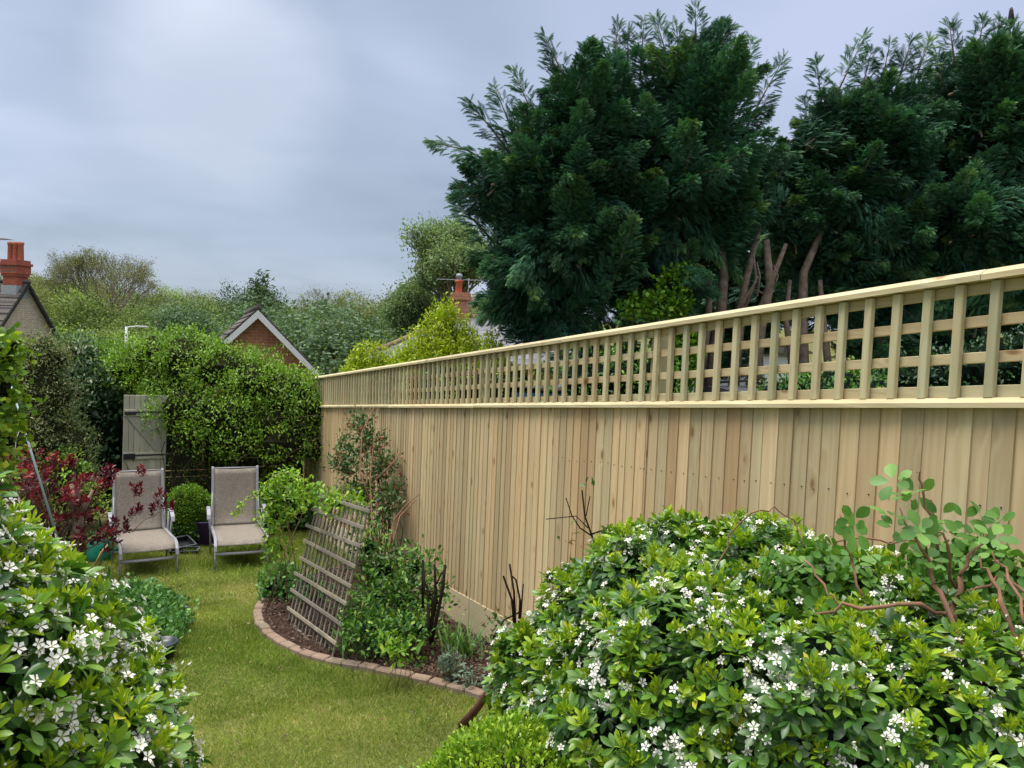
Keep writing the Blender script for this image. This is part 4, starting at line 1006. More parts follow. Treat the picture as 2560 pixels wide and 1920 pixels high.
def pot(u,v,d,lab,h=.2,r=.13):
    c=ghit(u,v); root=empty('plant_pot',(c[0],c[1],g(c[0],c[1]))); tag(root,lab,'plant pot')
    m=plain('slate_blue_glaze',(.03,.042,.055),.35,.5,var=.1)
    mb=MB(); mb.lathe((0,0,0),[(0,0),(r*.7,0),(r*.95,h*.85),(r*1.05,h*.86),(r*1.05,h),(r*.93,h),(r*.9,h*.85),(0,h*.84)],24); mb.build('pot_body',m,root)
pot(405,1650,6,'dark slate blue pot beneath the cranesbill at the left lawn edge',.15,.11)

# climber on the lattice, rose, bed planting
M_lime=leaf_mat('lime_leaves',[(0,(.06,.16,.015)),(.5,(.17,.34,.025)),(1,(.42,.55,.06))],.5,.3,patch=.15)
def lattice_climber():
    lob=[(cpt(700,1225,7.4),(.15,.16,.07)),(cpt(770,1232,7.0),(.17,.18,.08)),(cpt(850,1256,6.6),(.20,.18,.06)),(cpt(690,1290,7.3),(.09,.14,.12)),(cpt(725,1200,7.4),(.09,.12,.05)),(cpt(700,1370,7.3),(.06,.1,.08))]
    c=at(740,1500,7.4); base=(c[0],c[1],g(c[0],c[1])); b=np.array(base)
    root=shrub('lime_climber','lime green climber tumbling over the top of the leaning lattice','climber',base,lob,210,LEAF,.05,M_lime,m=6,rc=.045,depth=.5,corek=.35,nst=12,r0=.006,stem=M_redbark,coremat=M_shade)
    Lv=Leaves(); mt=plain('pale_tendril',(.35,.33,.16),.6,var=.1)
    for pts in ([(740,1230),(690,1210),(640,1230),(600,1260),(585,1290)],[(720,1240),(670,1260),(640,1300),(665,1340),(680,1370)],[(700,1220),(680,1190),(720,1180),(760,1200)],[(700,1310),(680,1360),(660,1400),(670,1440)],[(760,1260),(740,1290),(700,1270)],[(690,1300),(700,1370),(690,1400),(665,1455)],[(640,1240),(660,1225),(700,1200)],[(860,1260),(900,1262),(920,1290)]):
        P=np.array([at(u,v,7.25) for u,v in pts]); t=np.linspace(0,len(P)-1,len(P)*5); Q=np.stack([np.interp(t,np.arange(len(P)),P[:,i]) for i in range(3)],1)
        mb=MB(); mb.tube([q-b for q in Q],.004,5); mb.build('tendril',mt,root)
        Q=np.repeat(Q,3,0); n=len(Q); Lv.add(LEAF,Q+rng.normal(size=(n,3))*.02,rdir(n)+[0,0,.3],unit(rng.normal(size=(n,3))*.6+[0,0,1]),rng.uniform(.04,.065,n),.6+.2*rng.normal(size=n))
    Lv.build('loose_sprays',M_lime,root,loc=base)
lattice_climber()
M_rose=leaf_mat('rose_leaves',[(0,(.03,.075,.025)),(.5,(.075,.15,.045)),(.75,(.14,.20,.06)),(.9,(.28,.12,.07)),(1,(.38,.10,.09))],.5,.2,patch=.15)
def rose():
    lob=[(cpt(905,1060,8.6),(.12,.12,.13)),(cpt(930,1110,8.5),(.16,.12,.12)),(cpt(870,1160,8.4),(.18,.12,.15)),(cpt(955,1170,8.3),(.17,.12,.14)),(cpt(985,1220,8.2),(.07,.08,.14)),(cpt(900,1230,8.3),(.26,.15,.12)),(cpt(870,1110,8.5),(.10,.1,.10)),(cpt(960,1270,8.0),(.15,.12,.16))]
    c=ghit(960,1480); base=(c[0],c[1],g(c[0],c[1])); b=np.array(base)
    root=shrub('climbing_rose','tall sparse rose with reddish young leaves against the pale fence behind the lattice','rose',base,lob,520,LEAF,.050,M_rose,m=6,rc=.05,depth=.9,corek=0,nst=26,r0=.007,stem=plain('rose_stem',(.10,.045,.03),.8,var=.2),tonevar=.25)
    mb=MB()
    for pts in ([(960,1480),(930,1300),(925,1200),(935,1100),(945,1020)],[(925,1250),(900,1180),(905,1080),(935,1018)],[(960,1450),(985,1300),(1015,1262),(1050,1235)],[(960,1450),(1000,1290),(1040,1250)],[(940,1200),(990,1150),(1000,1130)]):
        mb.tube([at(u,v,8.3-(v-1020)/480*1.0)-b for u,v in pts],[.011,.009,.007,.005,.003][:len(pts)],6)
    mb.build('main_stems',M_redbark,root)
rose()
M_bed=leaf_mat('bed_leaves',[(0,(.03,.09,.018)),(.5,(.07,.19,.03)),(.85,(.17,.32,.04)),(1,(.28,.42,.05))],.5,.22,patch=.2)
def bed():
    def at_bed(u,v,d,r): return (u,v,d,r)
    pshrub('leafy_perennial','tall loose green perennial between the lattice and the fence','perennial',[(925,1370,6.6,(.17,.2,.22)),(960,1430,6.5,(.26,.2,.24)),(1040,1420,6.5,(.20,.2,.16)),(945,1500,6.2,(.24,.22,.2)),(1010,1500,6.3,(.28,.2,.2)),(1080,1490,6.3,(.16,.2,.14))],520,LEAF,.045,M_bed,m=6,rc=.06,depth=.8,corek=.3,nst=30,r0=.005,stem=M_greenstem,coremat=M_deepshade)
    pshrub('leafy_perennial','low bushy green perennial at the lattice foot with strap leaves','perennial',[(925,1570,5.9,(.22,.2,.13)),(985,1580,5.8,(.20,.2,.10)),(1045,1570,5.9,(.15,.2,.09)),(885,1545,6.1,(.10,.15,.15))],300,LEAF,.04,M_bed,m=6,rc=.05,depth=.8,corek=.3,nst=10,r0=.004,coremat=M_deepshade)
    pshrub('leafy_perennial','small yellow green perennial seedling standing on the bark','perennial',[(1000,1630,5.35,(.10,.08,.03)),(990,1600,5.4,(.06,.06,.03))],14,LEAF,.06,M_lime,m=5,rc=.03,depth=.8,corek=0,nst=5,r0=.003,stem=M_greenstem)
    def clump(name,label,cat,c,n,L_,wd,mat,sp=.10,up=1.2):
        base=(c[0],c[1],g(c[0],c[1])+.02); root=empty(name,base); tag(root,label,cat); Lv=Leaves()
        P=np.array(base)+rng.normal(size=(n,3))*[sp,sp,0]; Yd=unit(rng.normal(size=(n,3))*[.45,.45,0]+[0,0,up])
        V,Fc=[],[]
        for i in range(6):
            t=i/5; w_=.5*wd*(1-t**2.2)+.0005; V+= [(-w_,t,.0-.28*t**2.5*1.0),(w_,t,-.28*t**2.5)]
        for i in range(5): Fc+=[(2*i,2*i+1,2*i+3),(2*i,2*i+3,2*i+2)]
        out=unit(Yd*[1,1,0]+1e-6); Lv.add((np.array(V),np.array(Fc)),P,Yd,unit(-out+[0,0,.3]),rng.uniform(.6,1.1,n)*L_)
        # gravity: leaf normal up makes the droop go outwards
        Lv.build('foliage',mat,root,loc=base); mb=MB(); mb.lathe((0,0,-.03),[(0,0),(sp*.6,0),(sp*.4,.05),(0,.06)],8); mb.build('crown',M_greenstem,root)
    m=leaf_mat('strap_leaves',[(0,(.04,.11,.025)),(.6,(.09,.21,.04)),(1,(.20,.34,.07))],.45,.2,patch=.1)
    clump('strap_leaf_clump','tuft of long strap leaves near the charred stems in the bed','perennial',ghit(1150,1655),95,.34,.045,m,.07,1.3)
    clump('strap_leaf_clump','tuft of dark strap leaves in front of the bushy perennial','perennial',ghit(905,1650),70,.26,.05,m,.09,1.0)
    ms=leaf_mat('silver_leaves',[(0,(.09,.14,.10)),(1,(.26,.33,.26))],.7,.1,patch=.1)
    c=ghit(1125,1715); base=(c[0],c[1],g(c[0],c[1]))
    shrub('silver_plant','small upright silver green plant near the bed edge','perennial',base,[((c[0],c[1],base[2]+.13),(.07,.07,.11)),((c[0]+.12,c[1]+.02,base[2]+.05),(.06,.06,.05))],42,LEAF_N,.055,ms,m=6,rc=.015,depth=.7,corek=0,nst=16,r0=.003,stem=M_greenstem,up=1.3)
    c=ghit(1195,1730); base=(c[0],c[1],g(c[0],c[1]))
    shrub('silver_plant','sprawling grey green plant between the silver plant and white blossomed shrub','perennial',base,[((c[0],c[1],base[2]+.06),(.13,.12,.06))],26,LEAF_N,.05,ms,m=6,rc=.03,depth=.8,corek=0,nst=12,r0=.002,stem=M_greenstem,up=.5)
    c=ghit(1045,1680); base=(c[0],c[1],g(c[0],c[1]))
    shrub('weed_seedling','tiny green weed growing on the bark near the block edging','weed',base,[((c[0],c[1],base[2]+.05),(.05,.05,.05))],14,LEAF,.04,M_bed,m=5,rc=.02,depth=.8,corek=0,nst=4,r0=.002,stem=M_greenstem,up=.8)
    # charred cut stems
    mch=plain('charred_stem',(.035,.024,.02),.9,.1,var=.3,scale=20)
    def stick(label,uv,base_uv,d0,leaves=0):
        c=ghit(*base_uv); base=(c[0],c[1],g(c[0],c[1])); b=np.array(base); root=empty('pruned_shrub',base); tag(root,label,'pruned shrub'); mb=MB()
        for pts,r in uv:
            P=[at(u,v,d0)-b for u,v in pts]; mb.tube(P,[r*(1-.35*i/len(P)) for i in range(len(P))],6)
        mb.build('stems',mch,root); return root
    stick('bare blackened pruned stems standing in the bed before the pale fence',[([(1078,1610),(1082,1500),(1060,1480),(1057,1400)],.013),([(1080,1600),(1095,1530),(1105,1480),(1113,1412)],.014),([(1083,1540),(1090,1500),(1088,1450),(1086,1410)],.012),([(1095,1510),(1085,1480),(1060,1475),(1040,1470)],.008),([(1057,1520),(1057,1440),(1057,1400)],.011),([(1092,1460),(1100,1440),(1116,1418)],.007),([(1100,1500),(1110,1470),(1112,1440)],.006),([(1060,1450),(1072,1480),(1090,1500)],.007),([(1078,1610),(1072,1560),(1070,1510)],.016)],(1078,1612),5.75)
    stick('twiggy dark bare stems where the flowering shrub meets the pale fence',[([(1290,1620),(1280,1500),(1262,1450),(1258,1440)],.008),([(1290,1600),(1285,1480),(1274,1410)],.008),([(1295,1600),(1300,1500),(1290,1450),(1280,1440)],.007),([(1295,1600),(1305,1500),(1308,1460)],.006),([(1230,1600),(1260,1550),(1300,1530)],.007),([(1232,1590),(1250,1592),(1290,1585)],.007),([(1250,1640),(1225,1610),(1215,1605)],.006)],(1300,1700),4.9)
    stick('thorny bare twig tangle above the flowering shrub beside the pale fence',[([(1500,1400),(1480,1340),(1462,1290),(1455,1225)],.005),([(1480,1340),(1450,1320),(1430,1290),(1415,1245)],.004),([(1480,1335),(1510,1325),(1530,1310)],.005),([(1470,1320),(1440,1290),(1365,1298)],.003),([(1465,1290),(1475,1240)],.003)],(1560,1950),3.75)
bed()
pshrub('rose_shoots','few green leaves on thorny shoots beside the pale fence','rose',[(1430,1345,3.7,(.06,.06,.05)),(1465,1240,3.75,(.05,.05,.06)),(1245,1560,4.9,(.12,.08,.06)),(1240,1625,4.9,(.14,.08,.08))],26,LEAF,.04,M_rose,m=5,rc=.03,depth=.9,corek=0,nst=8,r0=.0025)
def rusty():
    a=ghit(1150,1812); b_=at(1275,1655,4.3); root=empty('leaning_stake',tuple(a)); tag(root,'reddish brown stake leaning into the left side of the right flowering shrub','stake')
    mb=MB(); mb.tube([(0,0,-.03),(b_-a)*.35+[0,0,-.03],(b_-a)*.7+[0,0,-.02],b_-a],[.034,.024,.022,.020],10); mb.build('shaft',plain('rusty_wood',(.17,.075,.05),.85,.2,var=.25,scale=14,bump=.4),root)
rusty()

# ================================================================ next door, seen over and through the trellis
M_slate=brick_mat('slate_tiles',(.13,.135,.16),(.19,.195,.22),(.07,.07,.08),.30,.17,'xz',.008)
M_tile=brick_mat('dark_concrete_tiles',(.085,.075,.07),(.12,.105,.095),(.035,.03,.03),.33,.26,'xz',.02)
M_brick=brick_mat('orange_brick',(.46,.18,.09),(.34,.125,.07),(.34,.26,.19),.225,.075,'xz',.008)
M_bricky=brick_mat('orange_brick_side',(.36,.14,.075),(.26,.10,.06),(.34,.26,.19),.225,.075,'yz',.008)
M_cream=brick_mat('cream_painted_brick',(.52,.46,.36),(.44,.38,.29),(.34,.30,.24),.23,.085,'yz',.012)
M_creamx=brick_mat('cream_painted_brick_front',(.52,.46,.36),(.44,.38,.29),(.34,.30,.24),.23,.085,'xz',.012)
M_red=brick_mat('red_chimney_brick',(.38,.085,.05),(.28,.06,.04),(.20,.10,.07),.225,.075,'xz',.008)
M_white=plain('white_painted_wood',(.72,.72,.74),.5,var=.04)
M_black=plain('black_painted_wood',(.02,.02,.022),.5)
M_lead=plain('grey_lead',(.30,.32,.35),.6,var=.1)
M_pot=plain('terracotta',(.40,.12,.07),.8,var=.15)
def gabled(root,W,L_,Hw,rise,over,wallm,wallmy,roofm,bargem,barge=.16,front_over=.25):
    """ridge along local +Y, gable at y=0; returns nothing"""
    mb=MB(); mb.poly_extrude([(-W/2,-2.),(W/2,-2.),(W/2,Hw),(0,Hw+rise),(-W/2,Hw)],0,L_,'y'); mb.build('wall',wallm,root)
    for sx in(-1,1):
        ln=math.hypot(W/2+over,rise*(W/2+over)/(W/2)); a=math.atan2(rise,W/2)
        mb=MB(); k=14
        for i in range(k):      # courses of tiles, each lapping the next
            s0=ln*i/k; s1=ln*(i+1)/k+.03
            def pt(s,off): return (sx*(s*math.cos(a)+off*math.sin(a)),Hw+rise-s*math.sin(a)+off*math.cos(a))
            p=[pt(s0,.03),pt(s1,.03),pt(s1,.075),pt(s0,.045)]
            mb.poly_extrude(p,-front_over,L_+front_over,'y')
        mb.build('roof_slope',roofm,root)
        mb=MB(); z=lambda s:Hw+rise-s*math.sin(a)
        mb.poly_extrude([(0,z(0)+.02),(sx*ln*math.cos(a),z(ln)+.02),(sx*ln*math.cos(a),z(ln)-barge*.9),(0,z(0)-barge*1.15)],-front_over-.03,-front_over,'y')
        mb.build('bargeboard',bargem,root)
    mb=MB(); mb.tube([(0,-front_over-.02,Hw+rise+.07),(0,L_+front_over,Hw+rise+.07)],[.09,.09],8); mb.build('ridge_tiles',roofm,root)
def garage():
    ap=at(648,772,18.5); W=3.7; rise=1.88; zapex=ap[2]
    root=empty('brick_garage',(ap[0],ap[1]+.25,g(ap[0],ap[1]))); tag(root,'brick garage gable with white bargeboards and dark tiled roof beyond the climber','garage'); root.rotation_euler=(0,0,rad(-5))
    gabled(root,W,5.4,zapex-g(ap[0],ap[1])-rise-.05,rise,.28,M_brick,M_bricky,M_tile,M_white,.15,.22)
garage()
def cottage():
    ap=at(62,706,31.0)
    # gable plane is the local y=0 wall, ridge running back along +Y
    z0=g(ap[0],ap[1]); root=empty('cottage',(ap[0],ap[1],z0)); tag(root,'cream brick cottage gable with black bargeboard and tall red chimney at the far left','house')
    root.rotation_euler=(0,0,rad(50))
    W=5.6; rise=3.9; Hw=ap[2]-z0-rise-.05
    gabled(root,W,11,Hw,rise,.3,M_creamx,M_cream,M_tile,M_black,.10,.2)
    ch=MB(); zt=ap[2]-z0-.85; c=(-.1,.35)
    ch.box((c[0],c[1],zt+.25),(.56,.66,2.1),bev=.01); ch.box((c[0],c[1],zt+1.12),(.64,.74,.10)); ch.box((c[0],c[1],zt+1.34),(.70,.80,.34)); ch.box((c[0],c[1],zt+1.55),(.80,.90,.10)); ch.box((c[0],c[1],zt+1.66),(.68,.78,.13))
    co=ch.build('chimney',M_red,root)
    for i,(dx,dy) in enumerate(((-.0,-.25),(0,0),(0,.25))):
        mb=MB(); mb.lathe((c[0]+dx,c[1]+dy,zt+1.70),[(.115,0),(.10,.62),(.12,.66),(.12,.74),(.09,.74)],14); mb.build('chimney_pot',M_pot,co)
    mb=MB(); mb.box((c[0],c[1],zt+.45),(.64,.74,.5)); mb.build('lead_flashing',M_lead,co)
    mb=MB(); ax,ay=c[0]-.1,c[1]+.75; mb.tube([(ax,ay,zt+.6),(ax,ay,zt+2.9)],[.02,.018],6)
    for s_ in np.linspace(-.5,.5,7): mb.tube([(ax-.28,ay+s_,zt+2.55),(ax+.28,ay+s_,zt+2.55)],[.012,.012],4)
    mb.tube([(ax,ay-.55,zt+2.55),(ax,ay+.55,zt+2.55)],[.014,.014],5); mb.build('aerial',M_lead,co)
cottage()
def lamp():
    b_=at(315,900,30.); z=g(b_[0],b_[1]); top=at(318,817,30.); root=empty('street_lamp',(b_[0],b_[1],z)); tag(root,'white street lamp with a short arm before the hillside trees','street lamp')
    h=top[2]-z; m=plain('pale_galvanised',(.55,.57,.58),.5,var=.05)
    mb=MB(); mb.tube([(0,0,0),(0,0,h*.5),(0,0,h)],[.075,.07,.055],10); mb.tube([(0,0,h-.03),(.15,0,h+.0),(.35,0,h+.03)],[.035,.03,.03],8); mb.build('column',m,root)
    mb=MB(); mb.box((.52,0,h+.03),(.42,.2,.07),bev=.02); mb.box((.75,0,h+.02),(.12,.15,.04),bev=.01); mb.build('lamp_head',m,root)
lamp()
def slate_house():
    # hipped slate roof with brick walls and one chimney
    R0=at(1130,800,26.5); root=empty('slate_roofed_house',(R0[0],R0[1],g(R0[0],R0[1]))); z0=g(R0[0],R0[1]); tag(root,'brick house with slate hipped roof and one orange chimney pot behind the yellow shrubs','house')
    root.rotation_euler=(0,0,rad(-38)); zr=at(1120,790,26.5)[2]-z0; ze=at(960,905,26.5)[2]-z0+.2
    W,D=8.0,6.0
    mb=MB(); mb.box((2.0,0,ze/2-1),(W-.6,D-.6,ze+2)); mb.build('wall',M_brick,root)
    mb=MB(); x0,x1=2.0-W/2,2.0+W/2; ins=2.2
    V=[(x0,-D/2,ze),(x1,-D/2,ze),(x1,D/2,ze),(x0,D/2,ze),(x0+ins,0,zr),(x1-ins,0,zr)]
    mb.add(V,[(0,1,5,4),(1,2,5),(2,3,4,5),(3,0,4),(3,2,1,0)]); roof=mb.build('roof',M_slate,root)
    for a_,b__ in (((x0,-D/2,ze),(x0+ins,0,zr)),((x0+ins,0,zr),(x1-ins,0,zr)),((x1,-D/2,ze),(x1-ins,0,zr))):
        mb=MB(); mb.tube([a_,b__],[.10,.10],8); mb.build('ridge_tiles',plain('lichen_ridge',(.24,.17,.11),.9,var=.2,scale=5),roof)
    mb=MB(); mb.box((2.0,0,ze-.12),(W-.05,D-.05,.16)); mb.build('gutter',M_black,root)
    cx=x0+ins+.1; mb=MB(); mb.box((cx,.0,zr+.0),(.52,.45,1.2),bev=.01); mb.box((cx,0,zr+.62),(.62,.55,.12)); mb.box((cx,0,zr+.75),(.56,.49,.12)); ch=mb.build('chimney',M_brick,roof)
    mb=MB(); mb.lathe((cx-.1,0,zr+1.27),[(.13,-.5),(.11,-.12),(.13,-.10),(.13,-.03),(.07,-.03)],14); pt=mb.build('chimney_pot',plain('orange_pot',(.55,.13,.06),.8),ch)
    mb=MB(); mb.lathe((cx-.1,0,zr+1.23),[(.09,0),(.09,.10),(.13,.12),(.09,.22),(0,.24)],12); mb.build('cowl',M_lead,pt)
    mb=MB(); mb.tube([(cx-.9,0,zr+1.25),(cx+.9,0,zr+1.25)],[.012,.012],5); mb.tube([(cx+.25,0,zr+.6),(cx+.25,0,zr+1.3)],[.018,.018],5)
    for s_ in np.linspace(-.8,.8,7): mb.tube([(cx+s_,-.2,zr+1.25),(cx+s_,.2,zr+1.25)],[.01,.01],4)
    mb.build('aerial',M_lead,ch)
    mb=MB(); mb.box((x0+.9,-D/2+.28,ze-.9),(1.0,.08,1.1),bev=.01); wf=mb.build('window',M_white,root)
slate_house()
def pale_house():
    c=at(1860,860,30.); z=g(c[0],c[1]); root=empty('pale_house',(c[0],c[1],z)); tag(root,'pale weatherboarded house glimpsed through the bare conifer trunks','house'); root.rotation_euler=(0,0,rad(-42))
    m,nt,p,out=newmat('white_weatherboard'); b=NB(nt); x,y,zz=b.sep(b.co()); s_=b.m('FRACT',b.m('MULTIPLY',zz,6.)); b.L.new(b.ramp(s_,[(0,(.42,.45,.50)),(.1,(.62,.65,.70)),(1,(.68,.71,.76))]),p.inputs['Base Color'])
    mb=MB(); mb.box((0,0,.9),(4.2,5,4.0)); mb.build('wall',m,root)
    mb=MB(); mb.poly_extrude([(-2.4,2.9),(2.4,2.9),(0,3.9)],-2.8,2.8,'y'); mb.build('roof',M_tile,root)
    mb=MB(); mb.box((-.4,-2.52,1.9),(1.1,.06,1.0)); mb.box((0,-2.515,2.8),(4.2,.04,.12)); mb.build('window',M_lead,root)
    mb=MB(); mb.box((0,-2.54,1.25),(4.1,.05,.14)); mb.build('string_course',M_pot,root)
pale_house()
def shed():
    c=at(1362,985,11.5); z=g(c[0],c[1]); root=empty('blue_shed',(c[0],c[1],z)); tag(root,'small blue garden shed glimpsed through the middle of the trellis','shed'); root.rotation_euler=(0,0,rad(-20))
    h=at(1362,962,11.5)[2]-z
    mb=MB()
    for i in range(9): mb.box((-.48+i*.12,0,h/2-.05),(.112,.9,h-.1),bev=.004)
    mb.build('wall',plain('blue_paint',(.10,.20,.36),.6),root)
    mb=MB(); mb.box((0,0,h),(1.25,1.1,.05),bev=.01); mb.build('roof',M_lead,root)
    mb=MB(); mb.box((.66,-.2,h/2),(.20,.3,h+.1),bev=.01); mb.build('brick_pier',M_brick,root)
shed()
def car():
    c=at(1905,1010,11.); z=at(1900,966,11.)[2]-1.45; root=empty('parked_car',(c[0],c[1],z)); tag(root,'silver car roof glimpsed behind the trellis below the bare trunks','car'); root.rotation_euler=(0,0,rad(-20))
    m=plain('silver_car_paint',(.36,.38,.42),.25,.6,metal=.5,var=.02); gl=plain('car_glass',(.02,.025,.03),.08,.8,var=0)
    prof=[(-2.1,.35),(-2.12,.75),(-2.0,.95),(-1.2,1.02),(-.55,1.40),(.6,1.45),(1.5,1.38),(2.0,1.0),(2.1,.9),(2.12,.35)]
    mb=MB(); V=[]; k=len(prof)
    for yy,sc in ((-.86,.0),(-.80,1),(.80,1),(.86,0)):
        for x,zz in prof: V.append((x*(1 if sc else .98),yy*(1 if zz<1.05 else .86),zz-(0 if sc else .03)))
    fs=[(j*k+i,j*k+i+1,(j+1)*k+i+1,(j+1)*k+i) for j in range(3) for i in range(k-1)]+[tuple(range(k)),tuple(range(3*k,4*k))[::-1]]+[(0,k,2*k,3*k),(k-1,4*k-1,3*k-1,2*k-1)]
    mb.add(V,fs,smooth=False); mb.build('body',m,root)
    for sy in(-1,1):
        mb=MB(); mb.poly_extrude([(-1.05,1.02),(-.5,1.36),(.55,1.40),(1.35,1.34),(1.75,1.04)],sy*.755,sy*.80,'y'); mb.build('side_window',gl,root)
        for x in (-1.35,1.35):
            mb=MB(); R=.32; n=20
            V=[(x+R*math.cos(2*math.pi*i/n),s_,R+R*math.sin(2*math.pi*i/n)) for s_ in (sy*.70,sy*.89) for i in range(n)]
            mb.add(V,[(i,(i+1)%n,n+(i+1)%n,n+i) for i in range(n)]+[tuple(range(n)),tuple(range(n,2*n))]); wh=mb.build('wheel',M_dark,root)
            mb=MB(); V=[(x+.19*math.cos(2*math.pi*i/n),s_,R+.19*math.sin(2*math.pi*i/n)) for s_ in (sy*.80,sy*.90) for i in range(n)]
            mb.add(V,[(i,(i+1)%n,n+(i+1)%n,n+i) for i in range(n)]+[tuple(range(n)),tuple(range(n,2*n))]); mb.build('rim',m,wh)
    mb=MB(); mb.add([(-1.16,-.66,1.045),(-1.16,.66,1.045),(-.58,.62,1.40),(-.58,-.62,1.40)],[(0,1,2,3)]); mb.build('windscreen',gl,root)
    mb=MB()
    for sy in(-1,1): mb.tube([(-.5,sy*.58,1.46),(0,sy*.6,1.50),(1.3,sy*.58,1.45)],[.02]*3,6)
    mb.build('roof_rail',M_dark,root)
car()
M_yellow=leaf_mat('yellow_green_leaves',[(0,(.13,.22,.012)),(.5,(.33,.42,.02)),(1,(.55,.58,.04))],.5,.3,patch=.15)
def feathery(label,u,v0,v1,d,halfw,n):
    """upright feathery bush: many rising shoots, shaped like a flame"""
    c=at(u,v1,d); base=(c[0],c[1],g(c[0],c[1])); b=np.array(base); zt=at(u,v0,d)[2]; root=empty('yellow_shrub',base); tag(root,label,'shrub','golden shrubs beyond the pale fence')
    Lv=Leaves(); mb=MB(); z1=at(u,v1,d)[2]
    for k in range(n):
        a=random.uniform(0,6.283); rr=math.sqrt(random.random()); top=(1-rr**1.7)*.95+random.uniform(-.12,.08)
        e=np.array([b[0]+math.cos(a)*rr*halfw,b[1]+math.sin(a)*rr*halfw*.8,z1+(zt-z1)*max(.12,top)])
        s0=b+np.array([math.cos(a)*rr*halfw*.35,math.sin(a)*rr*halfw*.3,max(0,(z1-b[2])-.9)])
        t=np.linspace(.15,1,26); P=s0+np.outer(t,e-s0)+np.outer(np.sin(t*3.1),[0,0,-.05]); dv=unit(e-s0)
        if k%3==0: mb.tube([s0-b,(s0+e)/2-b,e-b],[.012,.008,.003],4)
        P=np.repeat(P,5,0); m=len(P); P=P+rng.normal(size=(m,3))*.05
        Lv.add(LEAF_N if k%2 else DIAN,P,unit(rng.normal(size=(m,3))*.7+dv*.8),unit(rng.normal(size=(m,3))*.6+[0,0,1]),rng.uniform(.05,.09,m),.5+.2*rng.normal(size=m),wid=1.3)
    mb.tube([(0,0,0),(0,0,max(.2,z1-b[2]))],[.06,.04],7)
    Lv.build('foliage',M_yellow,root,loc=base); mb.build('stems',M_bark,root)
feathery('large feathery yellow green bush in front of the slate roof',1110,752,935,13.0,.95,330)
feathery('small yellow green bush left of the slate roofed house',925,845,945,13.5,.50,110)
feathery('thin pale yellow shoots right of the large feathery bush',1235,828,920,12.0,.33,45)

# ================================================================ conifers
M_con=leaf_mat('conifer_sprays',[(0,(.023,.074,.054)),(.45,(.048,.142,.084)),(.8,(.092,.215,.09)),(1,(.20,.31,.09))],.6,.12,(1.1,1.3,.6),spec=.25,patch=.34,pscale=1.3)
M_contrunk=plain('conifer_bark',(.27,.20,.155),.95,.1,var=.3,scale=10,bump=.6)
def conifer(label,basepx,lobpx,nl,nf,fs,trunks,seed,leaders=(),group=None,name='conifer_tree'):
    c=at(*basepx); base=(c[0],c[1],g(c[0],c[1])); b=np.array(base); root=empty(name,base); tag(root,label,'tree',group)
    lob=[(cpt(u,v,d),r) for u,v,d,r in lobpx]
    P,Nn=on_lobes(lob,int(nl*1.12),.60,-.95,.10)
    cen=np.array([l[0] for l in lob]).mean(0)
    Lv=Leaves(); mb=MB()
    ends=[]
    zlo,zhi=P[:,2].min(),P[:,2].max()
    for p,n in zip(P,Nn):
        hh=(p[2]-zlo)/(zhi-zlo); upk=.05+.85*hh**1.6
        if n[2]>.55: upk=max(upk,.55)
        dv=unit(n*[1,1,.35]+np.array([0,0,upk])+rng.normal(size=3)*.18); L_=random.uniform(.75,1.25)
        ends.append((p-dv*L_,p+dv*random.uniform(0,.25),1.0))
    for (u,v,u2,v2,d) in leaders: ends.append((at(u,v,d),at(u2,v2,d),.55))
    for s0,e,k in ends:
        L_=np.linalg.norm(e-s0); dv=(e-s0)/L_; m=max(8,int(nf*(3.3 if k==1.0 else 2.0)*(L_/1.1)*k)); t=rng.random(m)**.8
        cp=(s0+e)/2+np.array([0,0,.13*L_*(1-max(0,dv[2]))])
        Q=((1-t)**2)[:,None]*s0+(2*t*(1-t))[:,None]*cp+(t**2)[:,None]*e
        pr=(.26 if k==1.0 else .14)*(1-t**2.2)+.015
        x,y=frame(dv[None]); an=rng.random(m)*6.283; rd=x*np.cos(an)[:,None]+y*np.sin(an)[:,None]; Q=Q+rd*(pr*rng.random(m)**.6)[:,None]
        yd=unit(dv*1.1+rd*np.array([1,1,.55])*(1.0-.5*t)[:,None]+[0,0,-.22]+rng.normal(size=(m,3))*.22); zd=unit([0,0,1.]+dv*.35+rd*.2+rng.normal(size=(m,3))*.28)
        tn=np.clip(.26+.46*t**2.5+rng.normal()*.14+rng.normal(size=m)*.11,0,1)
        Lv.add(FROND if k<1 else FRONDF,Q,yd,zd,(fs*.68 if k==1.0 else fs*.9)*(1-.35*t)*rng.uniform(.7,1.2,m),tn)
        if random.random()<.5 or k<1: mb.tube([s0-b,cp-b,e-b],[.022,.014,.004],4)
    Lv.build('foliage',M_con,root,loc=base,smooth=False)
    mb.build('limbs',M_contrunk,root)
    core('shade_core',lob,.40,M_deepshade,root,base)
    for pts,r in trunks:
        tb=MB(); Pp=[at(*q)-b for q in pts]; tb.tube(Pp,[r*(1-.55*i/(len(Pp)-1)) for i in range(len(Pp))],8); tb.build('trunk',M_contrunk,root)
    return root
D=12.0
TL=[([(1770,1010,D),(1800,800,D),(1810,690,D),(1790,500,D)],.11),([(1830,1010,D),(1850,800,D),(1860,720,D),(1900,560,D)],.09),([(1880,1000,D),(1900,820,D),(1925,710,D),(1915,600,D)],.11),([(1745,1000,D),(1770,800,D),(1775,700,D)],.08),([(1905,1000,D),(1890,800,D),(1930,700,D),(1965,610,D)],.07),
    ([(1840,780,D-.3),(1880,720,D-.3),(1895,690,D-.3)],.03),([(1862,770,D-.3),(1890,700,D-.3),(1885,640,D-.3)],.025),([(1893,740,D-.4),(1900,690,D-.4),(1892,655,D-.4)],.018),([(1935,720,D-.4),(1945,690,D-.4),(1933,660,D-.4)],.016)]
